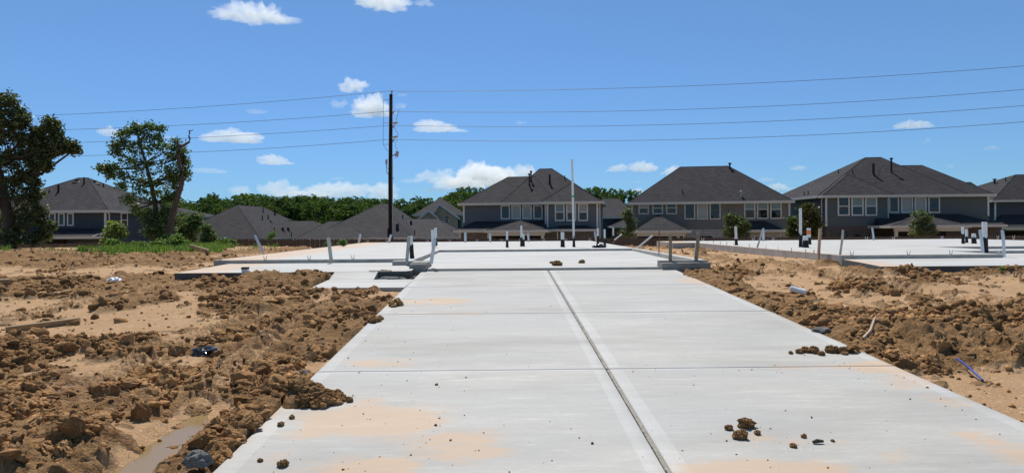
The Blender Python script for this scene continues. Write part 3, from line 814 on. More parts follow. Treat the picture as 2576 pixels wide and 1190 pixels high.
# ------------------------------------------------------------------ fence
def fence_top(x): 
    return float(np.interp(x, [-40, -30, -17, -5, 10, 24, 40], [.62, .72, 1.00, .90, .85, .80, .78]))
FY = 44.0
fence = empty('wooden_fence', (0, FY, 0), 0, 'long dark weathered wooden privacy fence between the slabs and the houses behind', 'fence')
pk = MB()
for pts in ([(-.068, 0), (.068, 0), (.068, 1.78), (.045, 1.83), (-.045, 1.83), (-.068, 1.78)],):
    vs = [(x, -.009, z) for x, z in pts] + [(x, .009, z) for x, z in pts]
    n = len(pts)
    pk.add(vs, [tuple(range(n)), tuple(range(2 * n - 1, n - 1, -1))] + [(i, i + n, (i + 1) % n + n, (i + 1) % n) for i in range(n)])
pk_me = None
rest = MB()
xs = np.arange(-46, 46, .145)
order = sorted(range(len(xs)), key=lambda i: abs(xs[i] - 1))
ones = set(order[:298])
for i, x in enumerate(xs):
    x = float(x)
    y = 0.10 * math.sin(x * .21) + random.uniform(-.012, .012)
    zt = fence_top(x) - 1.83 + random.uniform(-.012, .012)
    if i in ones:
        if pk_me is None:
            o = pk.build('picket', M['picket'], fence); pk_me = o.data
        else:
            o = link('picket', pk_me, fence)
        o.location = (x, y - .02, zt); o.rotation_euler = (0, random.uniform(-.008, .008), random.uniform(-.03, .03))
    else:
        rest.add([(v[0] + x, v[1] + y - .02, v[2] + zt) for v in pk.v], pk.f)
r = rest.build('picket_row', M['picket'], fence); r['kind'] = 'stuff'
for h in (.35, 1.0, 1.6):
    mb = MB()
    for a, c in zip(np.arange(-46, 46, 2.4), np.arange(-43.6, 48, 2.4)):
        ya, yc = 0.10 * math.sin(a * .21) + .035, 0.10 * math.sin(c * .21) + .035
        za, zc = fence_top(a) - 1.83 + h, fence_top(c) - 1.83 + h
        mb.add([(a, ya, za), (c, yc, zc), (c, yc + .04, zc), (a, ya + .04, za), (a, ya, za + .09), (c, yc, zc + .09), (c, yc + .04, zc + .09), (a, ya + .04, za + .09)],
               [(0, 3, 2, 1), (4, 5, 6, 7), (0, 1, 5, 4), (1, 2, 6, 5), (2, 3, 7, 6), (3, 0, 4, 7)])
    mb.build('rail', M['picket'], fence)

# ------------------------------------------------------------------ houses
GND = -2.0
class House:
    def __init__(s, label, cpx, d, rot=0.0, name='house'):
        p = at_y(cpx, 560, d)
        s.loc = Vector((p.x, p.y, GND)); s.rz = R(rot)
        s.e = empty(name, s.loc, s.rz, label, 'house')
        s.e['group'] = 'houses behind the fence'
        s.inv = (Matrix.Translation(s.loc) @ Matrix.Rotation(s.rz, 4, 'Z')).inverted()
        s.o = s.inv @ ORG
        s.roofs = []
    def _d(s, px, py): return s.inv.to_3x3() @ ray(px, py)
    def L(s, px, py, dy=0.0):
        d = s._d(px, py); q = s.o + d * ((dy - s.o.y) / d.y)
        return q.x, q.z
    def X(s, px, dy=0.0, py=540): return s.L(px, py, dy)[0]
    def Z(s, py, px, dy=0.0): return s.L(px, py, dy)[1]
    def LX(s, px, py, xx):
        d = s._d(px, py); q = s.o + d * ((xx - s.o.x) / d.x)
        return q.y, q.z
    def slope(s, px, py, y0, ze, p):
        d = s._d(px, py)
        t = (p * (s.o.y - y0) - s.o.z + ze) / (d.z - p * d.y)
        return s.o + d * t
    def part(s, name, mb, mats, parent=None, smooth=False):
        return mb.build(name, mats, parent or s.e, smooth=smooth)
    def hip(s, x0, x1, y0, y1, ze, Ra, Rb, mat_='shingle', trim='trim', fascia=True, name='roof'):
        Ra, Rb = Vector(Ra), Vector(Rb)
        c = [Vector((x0, y0, ze)), Vector((x1, y0, ze)), Vector((x1, y1, ze)), Vector((x0, y1, ze))]
        along_x = abs(Ra.x - Rb.x) >= abs(Ra.y - Rb.y)
        if along_x:
            fs = [[c[0], c[1], Rb, Ra], [c[1], c[2], Rb], [c[2], c[3], Ra, Rb], [c[3], c[0], Ra]]
            hips = [(c[0], Ra), (c[1], Rb), (c[2], Rb), (c[3], Ra), (Ra, Rb)]
        else:
            fs = [[c[0], c[1], Ra], [c[1], c[2], Rb, Ra], [c[2], c[3], Rb], [c[3], c[0], Ra, Rb]]
            hips = [(c[0], Ra), (c[1], Ra), (c[2], Rb), (c[3], Rb), (Ra, Rb)]
        mb = MB()
        for f in fs:
            if (f[1] - f[0]).cross(f[2] - f[0]).length < 1e-4: f = [f[0], f[2], f[3]]
            mb.add(f, [tuple(range(len(f)))]); s.roofs.append(f)
        mb.add([v - Vector((0, 0, .04)) for v in c], [(3, 2, 1, 0)], 1)
        for a, b in zip(c, c[1:] + c[:1]):
            mb.add([a, b, b - Vector((0, 0, .04)), a - Vector((0, 0, .04))], [(3, 2, 1, 0)])
        r = s.part(name, mb, [M[mat_], M[trim]])
        caps = MB()
        for a, b in hips:
            if (a - b).length > .3:
                caps.tube([a + (b - a) * .005, b], .03, 4, cap=True)
        s.part('ridge_cap', caps, M[mat_], r)
        if fascia:
            g = MB()
            t = .07
            g.box(x0 - t, x1 + t, y0 - t, y0 - .003, ze - .17, ze + .03).box(x0 - t, x1 + t, y1 + .003, y1 + t, ze - .17, ze + .03)
            g.box(x0 - t, x0 - .003, y0, y1, ze - .17, ze + .03).box(x1 + .003, x1 + t, y0, y1, ze - .17, ze + .03)
            s.part('gutter', g, M[trim])
        return r
    def shed(s, x0, x1, y0, ze, y1, zt, lhip=0.0, rhip=0.0, mat_='shingle', trim='trim', name='lower_roof'):
        a, b, c, d = Vector((x0, y0, ze)), Vector((x1, y0, ze)), Vector((x1 - rhip, y1, zt)), Vector((x0 + lhip, y1, zt))
        b2, a2 = Vector((x1, y1, ze)), Vector((x0, y1, ze))
        mb = MB()
        mb.add([a, b, c, d], [(0, 1, 2, 3)]); s.roofs.append([a, b, c, d])
        mb.add([b, b2, c], [(0, 1, 2)]); mb.add([a2, a, d], [(0, 1, 2)])
        dn = Vector((0, 0, .04))
        mb.add([a - dn, b - dn, b2 - dn, a2 - dn], [(3, 2, 1, 0)], 1)
        mb.add([a, b, b - dn, a - dn], [(3, 2, 1, 0)])
        s.part(name, mb, [M[mat_], M[trim]])
        g = MB(); g.box(x0 - .05, x1 + .05, y0 - .07, y0 - .003, ze - .15, ze + .03)
        g.box(x0 - .05, x0 - .003, y0, y1 - .01, ze - .15, ze + .02).box(x1 + .003, x1 + .05, y0, y1 - .01, ze - .15, ze + .02)
        s.part('gutter', g, M[trim])
    def body(s, x0, x1, y0, y1, z0, z1, sid, name='wall', lap=.18, sides='FRL'):
        mb = MB(); mb.box(x0 + .02, x1 - .02, y0 + .02, y1, z0, z1)
        w = s.part(name, mb, M[sid])
        sd = MB()
        n = max(1, int((z1 - z0) / lap)); hh = (z1 - z0) / n
        lines = []
        if 'F' in sides: lines.append(((x0, y0), (x1, y0), (0, -1)))
        if 'R' in sides: lines.append(((x1, y0), (x1, y1), (1, 0)))
        if 'L' in sides: lines.append(((x0, y1), (x0, y0), (-1, 0)))
        for a, b, nn in lines:
            for k in range(n):
                za, zb = z0 + k * hh, z0 + (k + 1) * hh
                o1, o0 = .012, -.006
                A = (a[0] + nn[0] * o1, a[1] + nn[1] * o1); B = (b[0] + nn[0] * o1, b[1] + nn[1] * o1)
                C = (b[0] + nn[0] * o0, b[1] + nn[1] * o0); D = (a[0] + nn[0] * o0, a[1] + nn[1] * o0)
                sd.add([(*A, za), (*B, za), (*C, zb), (*D, zb)], [(0, 1, 2, 3)])
                sd.add([(*A, za), (*B, za), (*C, za), (*D, za)], [(3, 2, 1, 0)])
        q = s.part('siding', sd, M[sid], w); q['kind'] = 'stuff'
        return w
    def base_wall(s, x0, x1, y0, y1, z0, z1, m_):
        return s.part('base_wall', MB().box(x0, x1, y0, y1, z0, z1), M[m_])
    def window(s, x0, x1, z0, z1, y, kind='dh', top='glass', bot='glass', trim='trim_white', w=.10, side=None):
        if side is None: T = lambda u, z, o: (u, y - o, z)
        else: T = lambda u, z, o: (side + o, u, z)     # window on a right hand side wall, u runs along y
        def ob(mb, u0, u1, a, b, o0, o1):
            vs = [T(u0, a, o0), T(u1, a, o0), T(u1, a, o1), T(u0, a, o1), T(u0, b, o0), T(u1, b, o0), T(u1, b, o1), T(u0, b, o1)]
            mb.add(vs, [(0, 3, 2, 1), (4, 5, 6, 7), (0, 1, 5, 4), (1, 2, 6, 5), (2, 3, 7, 6), (3, 0, 4, 7)])
        f = MB()
        ob(f, x0, x1, z0, z0 + w, -.02, .065); ob(f, x0, x1, z1 - w, z1, -.02, .06)
        ob(f, x0, x0 + w, z0 + w + .001, z1 - w - .001, -.02, .06); ob(f, x1 - w, x1, z0 + w + .001, z1 - w - .001, -.02, .06)
        fr = s.part('window', f, M[trim])
        zm = (z0 + z1) / 2
        if kind == 'dh':
            p1 = MB(); ob(p1, x0 + w, x1 - w, zm, z1 - w, .012, .022); s.part('pane', p1, M[top], fr)
            p2 = MB(); ob(p2, x0 + w, x1 - w, z0 + w, zm, .004, .016); s.part('pane', p2, M[bot], fr)
            r = MB(); ob(r, x0 + w, x1 - w, zm - .035, zm + .035, .018, .045); s.part('sash_rail', r, M[trim], fr)
        else:
            p1 = MB(); ob(p1, x0 + w, x1 - w, z0 + w, z1 - w, .008, .02); s.part('pane', p1, M[top], fr)
        return fr
    def win_px(s, px0, px1, py0, py1, y, **k):
        xa, xb = s.X(px0, y, py1), s.X(px1, y, py1)
        pm = (px0 + px1) / 2
        return s.window(xa, xb, s.Z(py1, pm, y), s.Z(py0, pm, y), y, **k)
    def corner(s, x, y, z0, z1, trim='trim_white'):
        s.part('corner_trim', MB().box(x - .07, x + .07, y - .045, y + .06, z0, z1), M[trim])
    def downspout(s, x, y, z0, z1, trim='trim_white'):
        m_ = MB().tube([(x, y - .38, z1 + .05), (x, y - .36, z1 - .08), (x, y - .09, z1 - .30), (x, y - .09, z0)], .042, 6)
        s.part('downspout', m_, M[trim])
    def vent(s, px, py, h, r=.05, cap=False, mat_='black_metal'):
        tris = [[f[0], f[i], f[i + 1]] for f in s.roofs for i in range(1, len(f) - 1)]
        vs = [v for t in tris for v in t]
        bv = BVHTree.FromPolygons(vs, [(3 * i, 3 * i + 1, 3 * i + 2) for i in range(len(tris))])
        hit = bv.ray_cast(s.o, s._d(px, py).normalized())
        if hit[0] is None: return
        p = hit[0]
        mb = MB().tube([p - Vector((0, 0, .15)), p + Vector((0, 0, h))], r, 8)
        mb.tube([p + Vector((0, 0, -.12)), p + Vector((0, 0, .06))], [r * 2.4, r * 1.15], 8)
        if cap: mb.tube([p + Vector((0, 0, h)), p + Vector((0, 0, h + .03)), p + Vector((0, 0, h + .11)), p + Vector((0, 0, h + .14))], [r * 1.1, r * 2.0, r * 2.0, r * 1.2], 8)
        s.part('roof_vent', mb, M[mat_])
    def patio(s, x0, x1, y0, yb, ztop, cols, m_back='painted_shade', trim='trim', beam=.22):
        s.part('patio_beam', MB().box(x0, x1, y0, y0 + .16, ztop - beam, ztop), M[trim])
        for cx in cols:
            s.part('patio_column', MB().box(cx - .10, cx + .10, y0 - .02, y0 + .18, -.05, ztop - beam), M['trim'])
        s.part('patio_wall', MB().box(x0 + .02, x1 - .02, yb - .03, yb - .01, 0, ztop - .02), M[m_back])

# ---- house B, blue-grey, right of the pole
H = House('two storey blue-grey house with a projecting window bay, behind the tall white pipe', 1340, 57, -10)
my = .7
ze = H.Z(511, 1255, my - .45)
p = .60
x0, x1 = H.X(1153, my - .45, 512), H.X(1515, my - .45, 507)
a = H.slope(1357, 425.5, my - .45, ze, p); b = H.slope(1389, 424, my - .45, ze, p)
y1 = my - .45 + 2 * (a.y - my + .45)
H.body(H.X(1165, my), H.X(1506, my), my, y1 - .5, 2.6, ze, 'sid_blue')
H.hip(H.X(1262, my), x1, my - .45, y1, ze, (a.x, a.y, a.z), (b.x, a.y, a.z))
a2 = H.slope(1278, 446, my - .45, ze, p); b2 = H.slope(1318, 445, my - .45, ze, p)
H.hip(x0, H.X(1400, my), my - .46, my - .46 + 2 * (a2.y - my + .46), ze - .003, (a2.x, a2.y, a2.z), (b2.x + 1.0, a2.y, a2.z))
zb = H.Z(508, 1440, -.4)
bx0, bx1 = H.X(1375, 0), H.X(1505, 0)
H.body(bx0, bx1, 0, my + 1, H.Z(573, 1440), zb, 'sid_blue')
ba = H.slope(1436, 462, -.4, zb, .60)
H.hip(H.X(1359, -.4, 509), H.X(1517, -.4, 507), -.4, 7, zb, (ba.x - .01, ba.y, ba.z), (ba.x - .01, 6.5, ba.z))
for q0, q1, t in ((1260, 1283.6, 'glass'), (1287, 1311, 'glass_curtain'), (1314.3, 1338, 'glass_curtain'), (1341.8, 1365.4, 'glass')):
    H.win_px(q0, q1, 516.5, 552, my, kind='fix', top=t)
for q0, q1, t in ((1396, 1420.7, 'glass_blind'), (1424.7, 1449.8, 'glass_curtain'), (1454.3, 1479.6, 'glass_curtain')):
    H.win_px(q0, q1, 511.8, 556.2, 0, top=t)
zl, zlo = H.Z(560, 1250, my), H.Z(580, 1250, -1.5)
H.corner(H.X(1165, my) + .07, my, zl, ze - .1); H.corner(bx0 + .07, 0, H.Z(573, 1376), zb - .1); H.corner(bx1 - .07, 0, H.Z(573, 1500), zb - .1)
H.downspout(bx0 - .1, .05, zl - .3, zb); H.downspout(bx1 + .12, .2, 0, zb)
H.shed(H.X(1142, -1.5, 580), bx0 - .02, -1.5, zlo, my - .01, zl + .1, lhip=1.2)
H.body(H.X(1165, my), bx0, my, 4, zl - 1.2, 2.7, 'sid_blue', sides='L')
pr = H.slope(1308, 554.6, -3.2, H.Z(580, 1300, -3.2), .42)
H.hip(H.X(1220, -3.2, 580), H.X(1377, -3.2, 580), -3.2, my - .02, H.Z(580, 1300, -3.2), (pr.x, pr.y, pr.z), (pr.x, my - .05, pr.z), name='porch_roof')
H.patio(H.X(1226, -3.0), H.X(1370, -3.0), -3.0, .3, H.Z(582, 1300, -3.2) - .12, [H.X(1229, -3.0), H.X(1364, -3.0)])
H.base_wall(H.X(1156, -.6), H.X(1226, -.6), -.6, 3, 0, H.Z(582, 1200, -1.5) - .02, 'stone')
H.base_wall(bx0 - .3, bx1, -.05, 6, 0, H.Z(575, 1440, -.4), 'stone')
H.base_wall(bx1 - .01, bx1 + 0.0, .5, y1 - .5, 0, 2.6, 'stone')
H.shed(H.X(1378, -1.1, 577), H.X(1501, -1.1, 577), -1.1, H.Z(577.5, 1440, -1.1), -.01, H.Z(567, 1440), .9, .9)
H.downspout(H.X(1402, -1.0), -.9, 0, H.Z(577.5, 1402, -1.1)); H.downspout(H.X(1156, -1.4), -1.1, 0, zlo)
H.vent(1336, 456, .75, .06, True); H.vent(1331.8, 466, .85, .06, True); H.vent(1383, 463, .78, .085)
H.vent(1421, 452, .35, .035); H.vent(1426, 447, .30, .035); H.vent(1458, 463, .35, .06, True); H.vent(1470, 472, .2, .05)

# ---- house C, taupe, in the middle of the right half
H = House('wide two storey taupe house with nine upper windows, behind the gap between the slabs', 1790, 57, -10)
ye = -.45
ze = H.Z(508, 1790, ye)
x0, x1 = H.X(1579, ye, 511), H.X(1997, ye, 505)
p = .66
a = H.slope(1711, 420.5, ye, ze, p); b = H.slope(1832, 418.3, ye, ze, p)
zr = (a.z + b.z) / 2; yr = (a.y + b.y) / 2
wx0, wx1 = H.X(1588, 0), H.X(1988, 0)
zs = H.Z(577, 1790)
H.body(wx0, wx1, 0, 2 * yr - .4, zs, ze, 'sid_taupe')
H.base_wall(wx0, wx1, -.04, 10, 0, zs - .005, 'stone_pale')
H.hip(x0, x1, ye, 2 * yr - ye, ze, (a.x, yr, zr), (b.x, yr, zr))
for q0, q1 in ((1606, 1632.5), (1640.8, 1668), (1675.5, 1703)):
    H.win_px(q0, q1, 508 - (q0 - 1606) * .008, 539.5, 0, top='glass_curtain' if q0 < 1610 else 'glass', trim='trim')
for q0, q1 in ((1721.6, 1749), (1753, 1781), (1785, 1813)):
    H.win_px(q0, q1, 506, 552.5, 0, kind='fix', top='glass_curtain' if q0 == 1753 else 'glass', trim='trim')
for q0, q1 in ((1871.7, 1900.4), (1904, 1933), (1937.4, 1966.5)):
    H.win_px(q0, q1, 503, 551, 0, top='glass_blind', trim='trim')
H.corner(wx0 + .07, 0, zs, ze - .1, 'trim'); H.corner(wx1 - .07, 0, zs, ze - .1, 'trim')
H.part('meter_box', MB().box(H.X(1834, 0), H.X(1842, 0), -.16, -.01, H.Z(535, 1838), H.Z(526, 1838)), M['sid_taupe'])
yp = -3.4
zp = H.Z(581, 1670, yp)
px0, px1 = H.X(1592, yp, 580), H.X(1737, yp, 580)
pa = H.slope(1656, 541, yp, zp, .62)
pa.y = min(pa.y, -.2)
H.hip(px0, px1, yp, -.02, zp, (pa.x, -.9, H.Z(541, 1656, -.9)), (pa.x + .02, -.1, H.Z(541, 1656, -.9)), name='porch_roof')
H.patio(px0 + .3, px1 - .3, yp + .3, -.3, zp - .13, [px1 - .9], 'painted_shade', beam=.28)
H.shed(H.X(1878, -1.3, 577), H.X(1974, -1.3, 577), -1.3, H.Z(579, 1926, -1.3), -.02, H.Z(556, 1915), .3, 1.2)
H.base_wall(H.X(1884, -.8), H.X(1966, -.8), -.8, -.05, 0, H.Z(580.5, 1926, -1.3), 'stone_pale')
H.downspout(H.X(1962, -.9), -.9, 0, H.Z(580, 1962, -1.3), 'trim'); H.downspout(px1 - .5, yp + .25, 0, zp, 'trim')
H.part('patio_door', MB().box(H.X(1752, 0), H.X(1792, 0), -.07, -.045, 0, H.Z(594, 1772)), M['glass'])
H.vent(1717, 487, .3, .035); H.vent(1864, 494, .30, .05, True, 'porcelain'); H.vent(1836, 424, .35, .07, True)

# ---- house D, green-grey, right
H = House('large two storey green-grey house with a brick based bay, behind the right slab', 2280, 57, -2)
my = .8
ye = my - .45
ze = H.Z(490, 2380, ye)
p = .60
a = H.slope(2177, 397, ye, ze, p); b = H.slope(2215, 396.3, ye, ze, p)
x1 = H.X(2504, ye, 487)
bx0, bx1 = H.X(2076, 0), H.X(2233, 0)
y1 = 2 * a.y - ye
H.body(bx0 + .03, H.X(2488, my), my, y1 - .5, 2.4, ze, 'sid_green')
H.hip(bx0 - .45, H.X(2440, ye), ye, y1, ze, (a.x, a.y, a.z), (b.x, a.y, b.z))
a2 = H.slope(2262, 417, ye, ze, p); b2 = H.slope(2319, 416, ye, ze, p)
H.hip(H.X(2190, ye), x1, ye - .01, 2 * a2.y - ye, ze - .003, (a2.x - 1.5, a2.y, a2.z), (b2.x, a2.y, a2.z))
zb = H.Z(492, 2160, -.4)
zs = H.Z(569, 2150)
H.body(bx0, bx1, 0, my + 4, zs, zb, 'sid_green', sides='FL')
H.base_wall(bx0, bx1, -.05, 6, 0, zs - .005, 'brick_dark')
ba = H.slope(2133, 439, -.4, zb, .62)
H.hip(H.X(2068, -.4, 491), H.X(2253, -.4, 488), -.4, 8, zb, (ba.x, ba.y, ba.z), (ba.x + .02, 7.5, ba.z))
for q0, q1, t in ((2107, 2137, 'glass'), (2141.5, 2172, 'glass_blind'), (2176, 2206, 'glass_blind')):
    H.win_px(q0, q1, 495, 543, 0, top=t)
for q0, q1, t in ((2236, 2261, 'glass'), (2266, 2296, 'glass_curtain'), (2300, 2330, 'glass_curtain'), (2334.5, 2364, 'glass')):
    H.win_px(q0, q1, 494.5, 536, my, kind='fix', top=t)
H.corner(bx0 + .07, 0, zs, zb - .1); H.corner(H.X(2488, my) - .07, my, H.Z(543, 2488, my), ze - .1)
H.downspout(bx1 + .05, .1, H.Z(562, 2233), zb); H.downspout(bx0 - .12, .5, 2.4, zb)
zl, zlo = H.Z(543, 2400, my), H.Z(567, 2400, -1.6)
H.shed(H.X(2222, -1.6, 567), H.X(2532, -1.6, 567), -1.6, zlo, my - .01, zl + .15, .3, 2.2)
H.base_wall(bx1, H.X(2520, -.4), -.4, 5, 0, zlo - .05, 'brick_dark')
yp = -3.6
zp = H.Z(568, 2340, yp)
H.hip(H.X(2241, yp, 567), H.X(2441, yp, 567), yp, my - .02, zp, (H.X(2318, -1.0, 540), -1.0, H.Z(541, 2318, -1.0)), (H.X(2318, -1.0, 540), my - .05, H.Z(541, 2318, -1.0)), name='porch_roof')
H.patio(H.X(2250, yp + .3), H.X(2435, yp + .3), yp + .3, -.45, zp - .12, [H.X(2255, yp + .3), H.X(2432, yp + .3)], beam=.30)
for q0, q1 in ((2112, 2135), (2146, 2168), (2180, 2202)):
    H.win_px(q0, q1, 586, 615, -.05, kind='fix', top='glass', trim='brick_dark')
H.vent(2197.5, 441, 1.0, .10); H.vent(2242.5, 433.5, 1.1, .075, True); H.vent(2145, 438, .35, .04); H.vent(2109, 436, .35, .04)
H.vent(2023, 491, .3, .04); H.vent(2033, 489, .3, .04)

# ---- house E at the right edge
H = House('two storey dark slate house cut off by the right edge, beyond the green-grey house', 2560, 68, -2)
ye = -.45; ze = H.Z(504, 2540, ye)
x0 = H.X(2497, ye, 503)
H.body(x0 + .45, x0 + 12, 0, 12, 2.2, ze, 'sid_navy')
H.base_wall(x0 + .45, x0 + 12, -.03, 9, 0, 2.2, 'brick_dark')
a = H.slope(2555, 440, ye, ze, .68)
H.hip(x0, x0 + 13, ye, 13, ze, (a.x, a.y, a.z), (x0 + 13 - (a.x - x0), a.y, a.z))
q = H.slope(2500, 457, ye, ze, .68)
H.hip(x0 - 2.6, x0 + 5, 6, 16, H.Z(508, 2482, 6), (x0 - .2, 9.4, H.Z(462, 2480, 9.4)), (x0 + 4, 9.4, H.Z(458, 2520, 9.4)))
H.body(x0 - 2.3, x0 + 4, 6.4, 15, 0, H.Z(508, 2482, 6), 'sid_navy', sides='FL')
H.shed(H.X(2522, -2.5, 572), x0 + 12, -2.5, H.Z(573, 2550, -2.5), -.02, H.Z(540, 2560), 1.6, 0)
H.patio(H.X(2530, -2.2), x0 + 11, -2.2, -.06, H.Z(574, 2550, -2.5), [x0 + 6])
H.downspout(x0 + .55, .1, 3, ze); H.downspout(x0 + 3, -2.2, 0, H.Z(573, 2550, -2.5))
H.corner(x0 + .52, 0, 2.3, ze - .1)
H.vent(2530, 456, .4, .05); H.vent(2502, 463, .4, .09, True)

# ---- house A, dark slate, between the two trees on the left
H = House('two storey dark slate house seen between the oak and the leafy tree on the left', 160, 55, 0)
ye = -.45; ze = H.Z(530, 190, ye)
x1 = H.X(273, ye, 528); x0 = x1 - 10.6
yb, zb_ = H.LX(466, 537, x1)
yb = min(max(yb, 9), 13)
H.body(x0 + .45, x1 - .45, 0, yb - .4, 2.0, ze, 'sid_navy')
xm = H.X(208, 5.2)
H.hip(x0, x1, ye, yb, ze, (H.X(198, 5.0), 5.0, H.Z(448, 197, 5.0)), (H.X(222, 5.0), 5.02, H.Z(448, 197, 5.0)))
for q0, q1 in ((104, 118), (124, 141), (147, 164), (169.5, 186.5)):
    H.win_px(q0, q1, 536, 568.5, 0, kind='fix', top='glass')
ya, _ = H.LX(303, 560, x1 - .45); yc, _ = H.LX(320, 560, x1 - .45)
H.window(ya, yc, H.LX(312, 573, x1 - .45)[1], H.LX(312, 535, x1 - .45)[1], 0, side=x1 - .45)
H.corner(x1 - .5, 0, 2.2, ze - .1); H.downspout(x1 - .2, .1, 2.6, ze)
H.shed(x0, H.X(236, -2.3, 597), -2.3, H.Z(596, 180, -2.3), -.02, H.Z(575, 180), 0, .0)
H.base_wall(x0 + .5, x1 - .4, -.05, 8, 0, 2.0, 'stone_pale')
H.part('patio_wall', MB().box(H.X(120, -.3), H.X(160, -.3), -.3, -.06, 0, H.Z(604, 140, -.3)), M['painted_shade'])
mb = MB()
g0, g1 = H.L(232, 600, -2.2), H.L(277, 579, -.5)
mb.add([(g0[0], -2.2, g0[1]), (g1[0], -.1, g1[1]), (g1[0], -.1, g1[1] + .16), (g0[0], -2.2, g0[1] + .16), (g0[0] + .06, -2.2, g0[1]), (g1[0] + .06, -.1, g1[1]), (g1[0] + .06, -.1, g1[1] + .16), (g0[0] + .06, -2.2, g0[1] + .16)],
       [(0, 1, 2, 3), (7, 6, 5, 4), (0, 4, 5, 1), (3, 2, 6, 7), (1, 5, 6, 2), (0, 3, 7, 4)])
H.part('rake_trim', mb, M['trim'])
H.vent(147, 484, .6, .08); H.vent(211.5, 463, .55, .06); H.vent(194, 457, .15, .16); H.vent(239, 460, .15, .16); H.vent(260, 470, .3, .05); H.vent(124, 484, .2, .05)

# ---- single storey houses with big hip roofs
H = House('single storey house whose streaked charcoal hip roof rises well left of the power pole', 560, 60, 0)
ze = H.Z(604, 560, 0)
x0, x1 = H.X(405, 0, 604), H.X(656, 0, 603)
xc = (x0 + x1) / 2
yr = 6.0; zr = H.Z(516, 602, yr)
H.hip(x0, x1, 0, 22, ze, (xc, yr, zr), (xc, 13, zr), 'shingle_old')
H.body(x0 + .5, x1 - .5, .5, 21, 0, ze, 'brick_tan')
zw = H.Z(556, 770, 14)
H.hip(xc, H.X(830, 9), 9, 19, ze - .003, (xc + 2, 14, zw), (H.X(790, 14), 14, zw), 'shingle_old')
for q in ((662, 534, .45, .05), (691.5, 540, .55, .08), (674.5, 551, .4, .05), (660, 553, .4, .05), (680, 558, .1, .1), (690, 582, .4, .04), (711, 580, .28, .12), (725, 580, .28, .12), (733, 595, .4, .04)): H.vent(*q)

H = House('single storey house with a long charcoal hip roof directly behind the power pole', 900, 58, 0)
ze = H.Z(600, 900, 0)
x0, x1 = H.X(770, 0, 600), H.X(1037, 0, 598)
yr = 8.0; rx = H.X(960, yr); zr = H.Z(511, 960, yr)
H.hip(x0, x1, 0, 22, ze, (rx, yr, zr), (rx + .02, 14, zr), 'shingle_old')
H.body(x0 + .5, x1 - .5, .5, 21, 0, ze, 'brick_tan')
q0 = H.X(739, -.6, 601)
zq = H.Z(557, 826, 4)
H.hip(q0, H.X(925, -.6), -.6, 9.4, ze - .02, (H.X(826, 4), 4, zq), (H.X(870, 4), 4, zq), 'shingle_old')
H.body(q0 + .4, H.X(925, 0) - .4, -.2, 8.5, 0, ze - .02, 'brick_tan')
zw = H.Z(551, 1085, 11)
H.hip(rx, H.X(1153, 3), 3, 19, ze - .004, (rx + 2, 11, zw), (H.X(1102, 11), 11, zw), 'shingle_old')
H.body(rx + 1, H.X(1153, 3) - .4, 3.4, 18, 0, ze - .01, 'brick_tan', sides='F')
for q in ((999.5, 577, .45, .13), (1034, 565, .35, .1), (1043, 590, .4, .04), (1013, 550, .35, .05)): H.vent(*q)

# ---- gabled brick house far behind
H = House('tan brick house with two white edged gables, between low roofs and the blue-grey house', 1105, 82, 0)
ze = H.Z(543, 1105, 0)
x0, x1 = H.X(1038, 2), H.X(1166, 2)
H.hip(x0, x1, 2, 15, H.Z(540, 1105, 2), (H.X(1106, 8), 8, H.Z(499, 1106, 8)), (H.X(1112, 8), 8, H.Z(499, 1106, 8)))
H.body(x0 + .4, x1 - .4, 2.4, 14, 0, H.Z(540, 1105, 2), 'brick_tan')
def gable(xa, xb, pxp, pyp, zeave, y0, y1):
    xp, zp_ = H.L(pxp, pyp, y0)
    wall = MB(); wall.add([(xa, y0, 0), (xb, y0, 0), (xb, y0, zeave), (xp, y0, zp_), (xa, y0, zeave), (xa, y1, 0), (xb, y1, 0), (xb, y1, zeave), (xp, y1, zp_), (xa, y1, zeave)],
                          [(0, 1, 2, 3, 4), (9, 8, 7, 6, 5), (1, 6, 7, 2), (0, 4, 9, 5)])
    H.part('gable_wall', wall, M['brick_tan'])
    for sgn, xe in ((-1, xa), (1, xb)):
        dx = .35 * sgn; dz = -(zp_ - zeave) / abs(xp - xe) * .35
        f = [Vector((xp, y0 - .3, zp_ + .06)), Vector((xe + dx, y0 - .3, zeave + dz + .06)), Vector((xe + dx, y1, zeave + dz + .06)), Vector((xp, y1, zp_ + .06))]
        H.part('gable_roof', MB().add(f, [(0, 1, 2, 3)]).add([v - Vector((0, 0, .05)) for v in f], [(3, 2, 1, 0)]), M['shingle'])
        t = [f[0], f[1], f[1] - Vector((0, 0, .22)), f[0] - Vector((0, 0, .22))]
        H.part('rake_trim', MB().add([v - Vector((0, .02, 0)) for v in t] + [v + Vector((0, .04, -.0)) for v in t], [(3, 2, 1, 0), (4, 5, 6, 7), (0, 1, 5, 4), (2, 3, 7, 6), (0, 4, 7, 3), (1, 2, 6, 5)]), M['trim_white'])
gable(H.X(1085, 0), H.X(1150, 0), 1106, 514, H.Z(545, 1148), 0, 9)
gable(H.X(1060, -.8), H.X(1098, -.8), 1079, 530, H.Z(545, 1060, -.8), -.8, 6)
ax0, ax1, az0, az1 = H.X(1118, 0), H.X(1129.5, 0), H.Z(562, 1124), H.Z(550, 1124)
fr = H.window(ax0, ax1, az0, az1, 0, w=.07)
arch = MB(); c_ = (ax0 + ax1) / 2; r_ = (ax1 - ax0) / 2
arch.add([(c_ + r_ * math.cos(t), -.03, az1 + r_ * math.sin(t)) for t in np.linspace(0, math.pi, 9)], [tuple(range(9))])
H.part('pane', arch, M['glass'], fr)
H.base_wall(H.X(1148, 1), x1 - .3, 1, 5, 0, H.Z(545, 1150, 1), 'sid_navy')
